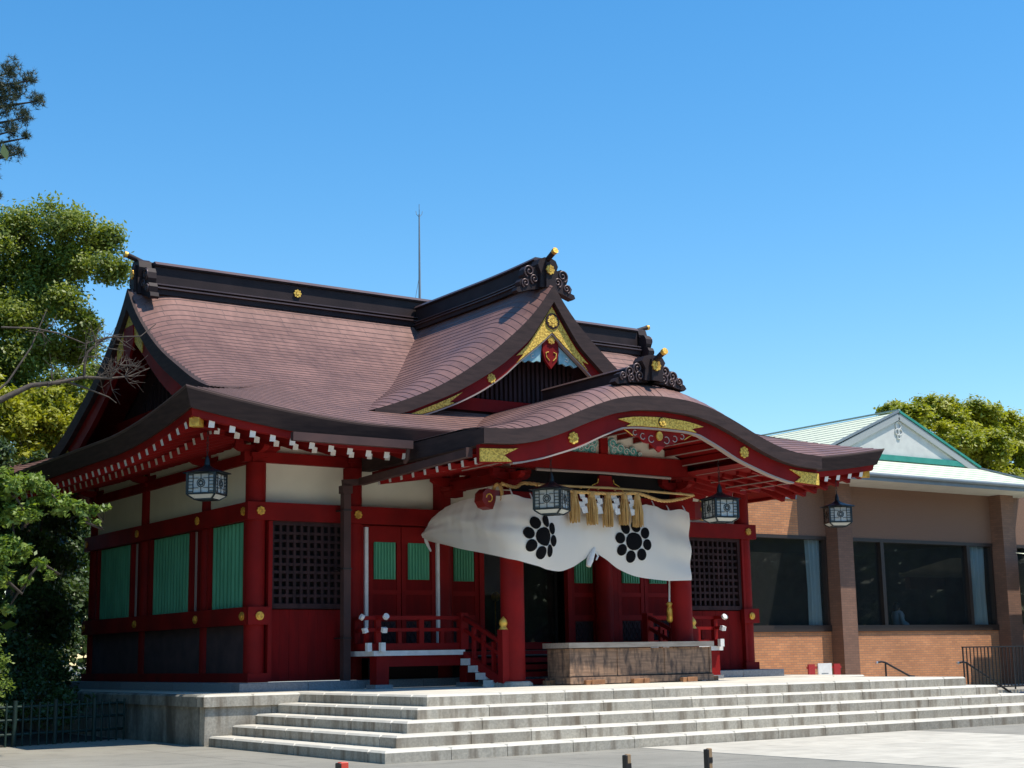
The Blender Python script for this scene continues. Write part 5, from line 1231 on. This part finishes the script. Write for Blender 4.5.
def tree(name, label, cat, base, clumps, n, size, m, trunk=.25, bark=None, group=None, seed=1, limbs=True, sub=14, spread=.42, flat=.85, crown='crown', trunk_top=None, up=.35, sticks=0):
    bark = bark or BARK; base = Vector(base); t = thing(name, label, cat, base, 0, group)
    me = leaves([Vector(c[:3])-base for c in clumps], [c[3] for c in clumps], n, size, m, seed=seed, sub=sub, spread=spread, flat=flat, up=up)
    me.name = crown; o = bpy.data.objects.new(crown, me); COL.objects.link(o); o.parent = t
    rg = random.Random(seed); mb = MB()
    cs = [Vector(c[:3])-base for c in clumps]; cen = sum(cs, Vector())/len(cs); top = Vector(trunk_top)-base if trunk_top else Vector((cen.x*.7, cen.y*.7, cen.z*.75))
    tr = [Vector((0, 0, -.1)), top*.35+Vector((rg.uniform(-.1, .1), 0, 0)), top*.7+Vector((rg.uniform(-.15, .15), 0, 0)), top]
    mb.tube(tr, [trunk*1.25, trunk, trunk*.8, trunk*.5], bark, 10)
    if limbs:
        for c, cl in zip(cs, clumps):
            pass
        done = [top*f for f in (.35, .5, .65, .8, 1.)]; todo = sorted(zip(cs, clumps), key=lambda q_: (q_[0]-top).length)
        for c, cl in todo:
            st = min(done, key=lambda p_: (p_-c).length+.25*max(0, p_.z-c.z)); done.append(c); md = (st+c)/2+Vector((rg.uniform(-.2, .2), rg.uniform(-.2, .2), rg.uniform(-.3, .1)))
            k_ = max(.25, 1-.08*(st-top).length); mb.tube([st, md, c], [trunk*.26*k_, trunk*.2*k_, trunk*.13*k_], bark, 6)
            for k in range(4+sticks):
                d = Vector((rg.gauss(0, 1), rg.gauss(0, 1), rg.gauss(.3, .8))).normalized()*cl[3]*rg.uniform(.6, 1.0); mb.tube([md.lerp(c, rg.uniform(.4, 1)), c+d*.5, c+d], [trunk*.08, trunk*.05, trunk*.02], bark, 4, False)
    mb.build('trunk', t); return t
BIG = [(.9, 18, 13.9, .8), (1.3, 18, 12.9, .7), (.5, 18, 12.4, .8), (-.4, 18, 12.2, .8), (1.0, 18, 11.2, .7), (.2, 18, 10.2, .7), (1.2, 17.5, 9.9, .5), (1.1, 17.0, 15.0, 0.81), (0.1, 18.0, 14.7, 0.88), (2.2, 17.0, 14.6, 0.69), (2.4, 16.0, 13.5, 0.56), (1.6, 17.0, 13.8, 0.75), (0.7, 18.0, 13.5, 0.82), (-0.3, 18.0, 13.2, 0.78), (-0.0, 17.0, 11.8, 0.76), (0.9, 16.0, 12.2, 0.6), (1.7, 16.0, 11.8, 0.49), (1.7, 17.0, 11.0, 0.74), (0.6, 17.0, 10.9, 0.73), (-0.3, 17.0, 10.4, 0.72), (1.5, 15.0, 9.9, 0.42), (0.9, 16.0, 9.6, 0.66), (0.2, 17.0, 9.4, 0.72), (-1.1, 18.0, 14.1, 0.92), (-0.9, 18.0, 11.6, 0.92), (-1.8, 18, 12.8, 1.), (-2.2, 18, 10.8, 1.)]
tree('broadleaf_tree', 'tall olive green broadleaf tree rising behind the left roof gable', 'tree', (.3, 17.5, 0), BIG, 95000, .068, LF_BIG, .3, seed=3, spread=.5, sticks=4)
MID = [(.5, 14.5, 7.6, .6), (.1, 14.5, 8.8, .6), (.9, 14.6, 8.8, .45), (.2, 14.5, 8.0, .6), (.9, 14.5, 8.2, .45), (-0.8, 14.0, 8.0, 0.67), (0.4, 14.0, 8.2, 0.57), (-0.4, 14.0, 7.1, 0.62), (1.3, 14.0, 9.0, 0.4), (0.8, 14.0, 7.5, 0.46), (-1.3, 14.0, 8.5, 0.67), (-1.5, 14.0, 6.8, 0.72), (-2.2, 14, 7.6, .8), (-2.0, 14, 9.0, .6), (-.3, 14.5, 8.9, .5)]
tree('leafy_tree', 'yellow green leafy tree at the left edge below the tall olive tree', 'tree', (-.8, 14.2, 0), MID, 36000, .075, LF_YEL, .2, seed=5)
DK = [(.1, 14, 5.6, .7), (.5, 14.5, 4.5, .8), (.3, 14, 3.3, .8), (.6, 14.5, 2.2, .8), (.1, 13.5, 1.3, .7), (-.8, 13, 1.2, .7), (-1.2, 11, 1.2, .8), (-2.2, 9.5, 1.2, .7), (.8, 14.5, 5.4, .7), (-2.1, 10.0, 5.6, 0.75), (-0.9, 11.0, 5.7, 0.7), (-.3, 12.0, 5.4, 0.6), (-2.1, 9.5, 4.2, 0.8), (-1.0, 10.3, 4.1, 0.75), (-.4, 12., 4.1, .6), (-.5, 12, 3.0, .6), (-2.1, 8.5, 3.0, 0.75), (-1.2, 9.3, 2.6, 0.7), (-2.9, 7.5, 1.9, 0.7), (-3.4, 9.5, 5.3, .8), (-3.6, 9, 3.9, .8), (-3.8, 8.5, 2.6, .8), (-1.2, 10.5, 6.4, .5), (-2.4, 10.5, 6.6, .6)]
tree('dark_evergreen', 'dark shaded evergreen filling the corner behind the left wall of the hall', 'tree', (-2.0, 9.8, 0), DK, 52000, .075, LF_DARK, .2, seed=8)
SH = [(-2.5, 6.0, 1.5, 0.6), (-2.55, 5.0, 1.1, 0.5), (-2.7, 3.8, 0.8, 0.45), (-3.4, 4.0, 0.9, 0.5), (-2.7, 3.0, 0.6, 0.4), (-3.9, 3.5, .9, .5), (-4.5, 3.0, 1.1, .5), (-3.6, 5.5, 1.5, .6), (-4.6, 5.0, 1.8, .7), (-3.3, 2.6, .5, .35), (-4.2, 2.3, .55, .35)]
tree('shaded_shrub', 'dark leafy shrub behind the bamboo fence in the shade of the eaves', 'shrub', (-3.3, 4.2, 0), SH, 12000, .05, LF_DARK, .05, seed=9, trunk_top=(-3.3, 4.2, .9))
BK = [(x, 26+random.uniform(-2, 2), z+random.uniform(-.5, .5), random.uniform(1.3, 1.8)) for x in np.arange(-16, 10, 1.8) for z in (.6, 2.2, 4.2, 6.0)]
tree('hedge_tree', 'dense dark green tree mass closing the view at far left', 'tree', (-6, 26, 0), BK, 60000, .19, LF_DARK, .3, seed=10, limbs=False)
BR = [(-5.8, -3.0, 4.4, 0.26), (-5.4, -3.0, 4.5, 0.2), (-5.1, -3.0, 4.3, 0.18), (-4.9, -3.0, 4.12, 0.17), (-4.6, -3.0, 4.08, 0.13), (-4.35, -3.0, 4.07, 0.10), (-4.15, -3.0, 4.1, 0.06), (-5.4, -3.0, 4.0, 0.17), (-5.7, -3.0, 3.9, 0.2), (-4.5, -3.0, 3.85, 0.08), (-4.3, -3, 3.85, .06), (-5.8, -3.0, 3.4, 0.2), (-5.5, -3.0, 3.3, 0.16), (-5.2, -3.0, 3.15, 0.12), (-5.0, -3.0, 2.95, 0.09), (-5.4, -3.0, 2.85, 0.10), (-5.8, -3.0, 2.9, 0.16), (-6.2, -3.1, 3.2, .3), (-6.3, -3, 4.2, .35), (-6.9, -3, 3.7, .45), (-6.6, -3, 2.6, .4), (-6.3, -3.0, 4.8, .25), (-5.65, -2.8, 2.4, .1)]
tree('overhanging_tree', 'fresh green leafy branches reaching in from the left edge before the hall', 'tree', (-7.9, -2.9, 0), BR, 13000, .05, LF_FRONT, .12, seed=12, trunk_top=(-7.2, -3, 3.6), spread=.6, sub=9)
BU = [(-5.35, -1.0, 1.9, 0.2), (-5.25, -1.0, 1.5, 0.2), (-5.2, -1.0, 1.15, 0.19), (-5.5, -1.0, 1.8, 0.26), (-5.5, -1.0, 1.1, 0.26), (-5.4, -1.0, 2.25, 0.12), (-5.8, -1, 1.6, .35), (-5.9, -1, .9, .35), (-5.5, -1.0, .5, .25), (-5.6, -.9, .15, .2)]
tree('bush', 'small bright leafy bush at the left edge beside the bamboo fence', 'bush', (-5.7, -.9, 0), BU, 2600, .035, LF_FRONT, .03, seed=13, trunk_top=(-5.6, -1, 1.2))
# pine with needle tufts
PN = [(-3.1, 8.0, 16.0, 0.25), (-2.6, 8.0, 15.9, 0.18), (-2.4, 8.0, 15.4, 0.2), (-2.9, 8.0, 15.5, 0.22), (-3.2, 8.0, 15.1, 0.3), (-2.7, 8.0, 14.9, 0.22), (-3.0, 8.0, 14.5, 0.22), (-2.62, 8.0, 14.4, 0.12), (-3.1, 8.0, 13.9, 0.22), (-2.8, 8.0, 13.95, 0.15), (-3.3, 8.0, 15.5, 0.25), (-3.22, 8.0, 12.75, 0.1), (-3.7, 8, 15.6, .4), (-3.9, 8, 14.4, .4), (-3.6, 8, 13.4, .3), (-4.6, 8, 15, .5)]
pine = thing('pine_tree', 'tall pine with dark needle tufts at the upper left edge of the sky', 'pine tree', (-5.2, 8.3, 0))
rg = np.random.default_rng(4); V = []; 
for (x, y, z, r_) in PN:
    for k in range(int(60*(r_/.2)**2)):
        c = np.array([x+5.2, y-8.3, z])+rg.normal(size=3)*r_*.5
        for q in range(16):
            d = rg.normal(size=3); d[2] += .5; d /= np.linalg.norm(d); s_ = np.cross(d, rg.normal(size=3)); s_ /= np.linalg.norm(s_); L_ = .13; V.append([c-s_*.006, c+s_*.006, c+d*L_])
V = np.array(V); n = len(V); me = bpy.data.meshes.new('crown'); me.from_pydata(V.reshape(-1, 3).tolist(), [], [(3*i, 3*i+1, 3*i+2) for i in range(n)]); me.materials.append(LF_PINE)
at = me.attributes.new('rnd', 'FLOAT', 'FACE'); at.data.foreach_set('value', rg.random(n)); o = bpy.data.objects.new('crown', me); COL.objects.link(o); o.parent = pine
mb = MB(); mb.tube([(0, 0, 0), (.1, 0, 6), (.4, 0, 12), (.9, -.2, 16)], [.32, .26, .18, .08], BARK, 12)
for (x, y, z, r_) in PN: mb.tube([(.55, -.1, z-.5), ((x+5.2)*.6+.2, -.2, z-.35), (x+5.2, y-8.3, z-.05)], [.06, .04, .015], BARK, 6)
mb.build('trunk', pine)
# bare branch
bt = thing('bare_tree', 'leafless grey branches reaching across the left roof gable', 'bare tree', (-8.0, .3, 0))
bt.location = (-8.0, .3, 0); mb = MB(); oo = Vector((-8.0, .3, 0))
def br(pts, r0, r1): mb.tube([Vector(p)-oo for p in pts], [r0+(r1-r0)*i/(len(pts)-1) for i in range(len(pts))], BAREB, 6)
br([(-8, .3, 0), (-7.8, .2, 3), (-7, .1, 5.2), (-6, 0, 6.0), (-5.2, 0, 6.3), (-4.6, 0, 6.65), (-4.1, 0, 6.75), (-3.6, 0, 6.9)], .10, .028)
br([(-3.6, 0, 6.9), (-3.6, 0, 7.15), (-3.55, 0, 7.4), (-3.2, 0, 7.72), (-2.8, 0, 7.78), (-2.5, 0, 7.82), (-2.2, 0, 8.1)], .028, .009)
br([(-3.6, 0, 6.9), (-3.1, 0, 6.92), (-2.7, 0, 7.0), (-2.3, 0, 7.2)], .032, .008); br([(-4.0, 0, 6.8), (-3.5, .1, 6.7), (-3.1, 0, 6.55), (-2.95, 0, 6.45)], .024, .006)
br([(-5.2, 0, 7.7), (-4.6, 0, 7.75), (-4.1, 0, 7.7), (-3.6, 0, 7.55), (-3.2, 0, 7.72)], .018, .012); br([(-5.6, 0, 6.1), (-5.0, .1, 6.7), (-4.6, .1, 7.4), (-4.3, .2, 8.2)], .03, .008)
rr = random.Random(5)
for k in range(70):
    st = Vector(rr.choice([(-3.4, 0, 7.6), (-3.0, 0, 7.75), (-3.1, 0, 6.92), (-2.8, 0, 6.98), (-3.3, 0, 6.95), (-4.4, .1, 7.7), (-3.6, 0, 7.3), (-4.2, 0, 6.75), (-2.9, 0, 7.2)])); d = Vector((rr.uniform(-.4, 1), rr.uniform(-.5, .5), rr.uniform(-.5, 1.1))).normalized()*rr.uniform(.25, .6)
    m_ = st+d*.5+Vector((rr.uniform(-.06, .06), 0, rr.uniform(-.06, .06))); br([st, m_, st+d], .010, .003)
    for q in range(2): e = m_+Vector((rr.uniform(-.2, .25), 0, rr.uniform(-.1, .25))); br([m_, e], .005, .0025)
mb.build('branch', bt)
# round tree right
RTC = [(54.9, 30.0, 14.7, 1.29), (60.5, 32.0, 16.0, 1.48), (63.8, 32.0, 15.9, 1.51), (68.1, 33.0, 15.7, 1.43), (59.2, 30.0, 13.8, 1.44), (57.7, 31.0, 13.2, 1.2), (62.5, 30.0, 13.4, 1.47), (66.2, 31.0, 13.4, 1.26), (71.6, 33.0, 15.0, 1.99), (64.5, 31.0, 11.7, 1.5), (63.0, 32.0, 12.4, 1.25), (57.1, 33.0, 15.8, 0.86), (57.5, 31.5, 14.8, 1.2), (61, 31, 14.8, 1.2), (65.5, 32, 14.6, 1.2), (62, 31, 10.5, 1.5), (67, 31, 11.2, 1.6), (59, 31, 11.8, 1.4), (70, 32, 12.5, 1.8), (74, 33, 13, 2.)]
tree('camphor_tree', 'big rounded yellow green tree behind the right hand brick building', 'tree', (64, 33, 0), RTC, 110000, .14, LF_YEL, .5, seed=21, sub=24, spread=.34, flat=.75, up=.6)

# unseen woods, added to darken window reflections and block sky light
def woods(name, pts, n, size, seed, cat=None):
    me = leaves([p[:3] for p in pts], [p[3] for p in pts], n, size, LF_DARK, seed=seed, sub=10, spread=.6); me.name = name
    o = bpy.data.objects.new(name, me); COL.objects.link(o); tag(o, cat, 'trees', kind='stuff')
rr = random.Random(11)
woods('added_far_woods', [(x+rr.uniform(-2, 2), y+rr.uniform(-3, 3), z+rr.uniform(-.8, .8), rr.uniform(2.6, 3.6)) for (x, y) in [(x, -62-.1*x) for x in np.arange(-60, 110, 5.)]+[(95, y) for y in np.arange(-60, 10, 5.)] for z in (1.5, 5, 8.5, 12)], 110000, .60, 31, 'unseen dark tree line added round the forecourt for the windows to reflect')
woods('added_side_woods', [(x+rr.uniform(-1, 1), y+rr.uniform(-1, 1), z+rr.uniform(-.5, .5), rr.uniform(1.6, 2.2)) for (x, y) in [(-7.4, 2.5), (-7.0, 6), (-6.6, 9.5), (-6, 13), (-11, 2), (-10.5, 5.5), (-10, 9), (-9, 12.5), (-8, 16), (-14, 0), (-14, 4), (-13, 8), (-12, 12), (-11, 16), (-16, -4)] for z in (1.2, 3.6, 6, 8.4, 10.6, 12.5)], 70000, .17, 32, 'unseen dark trees added left of the shrine hall to block sky light')
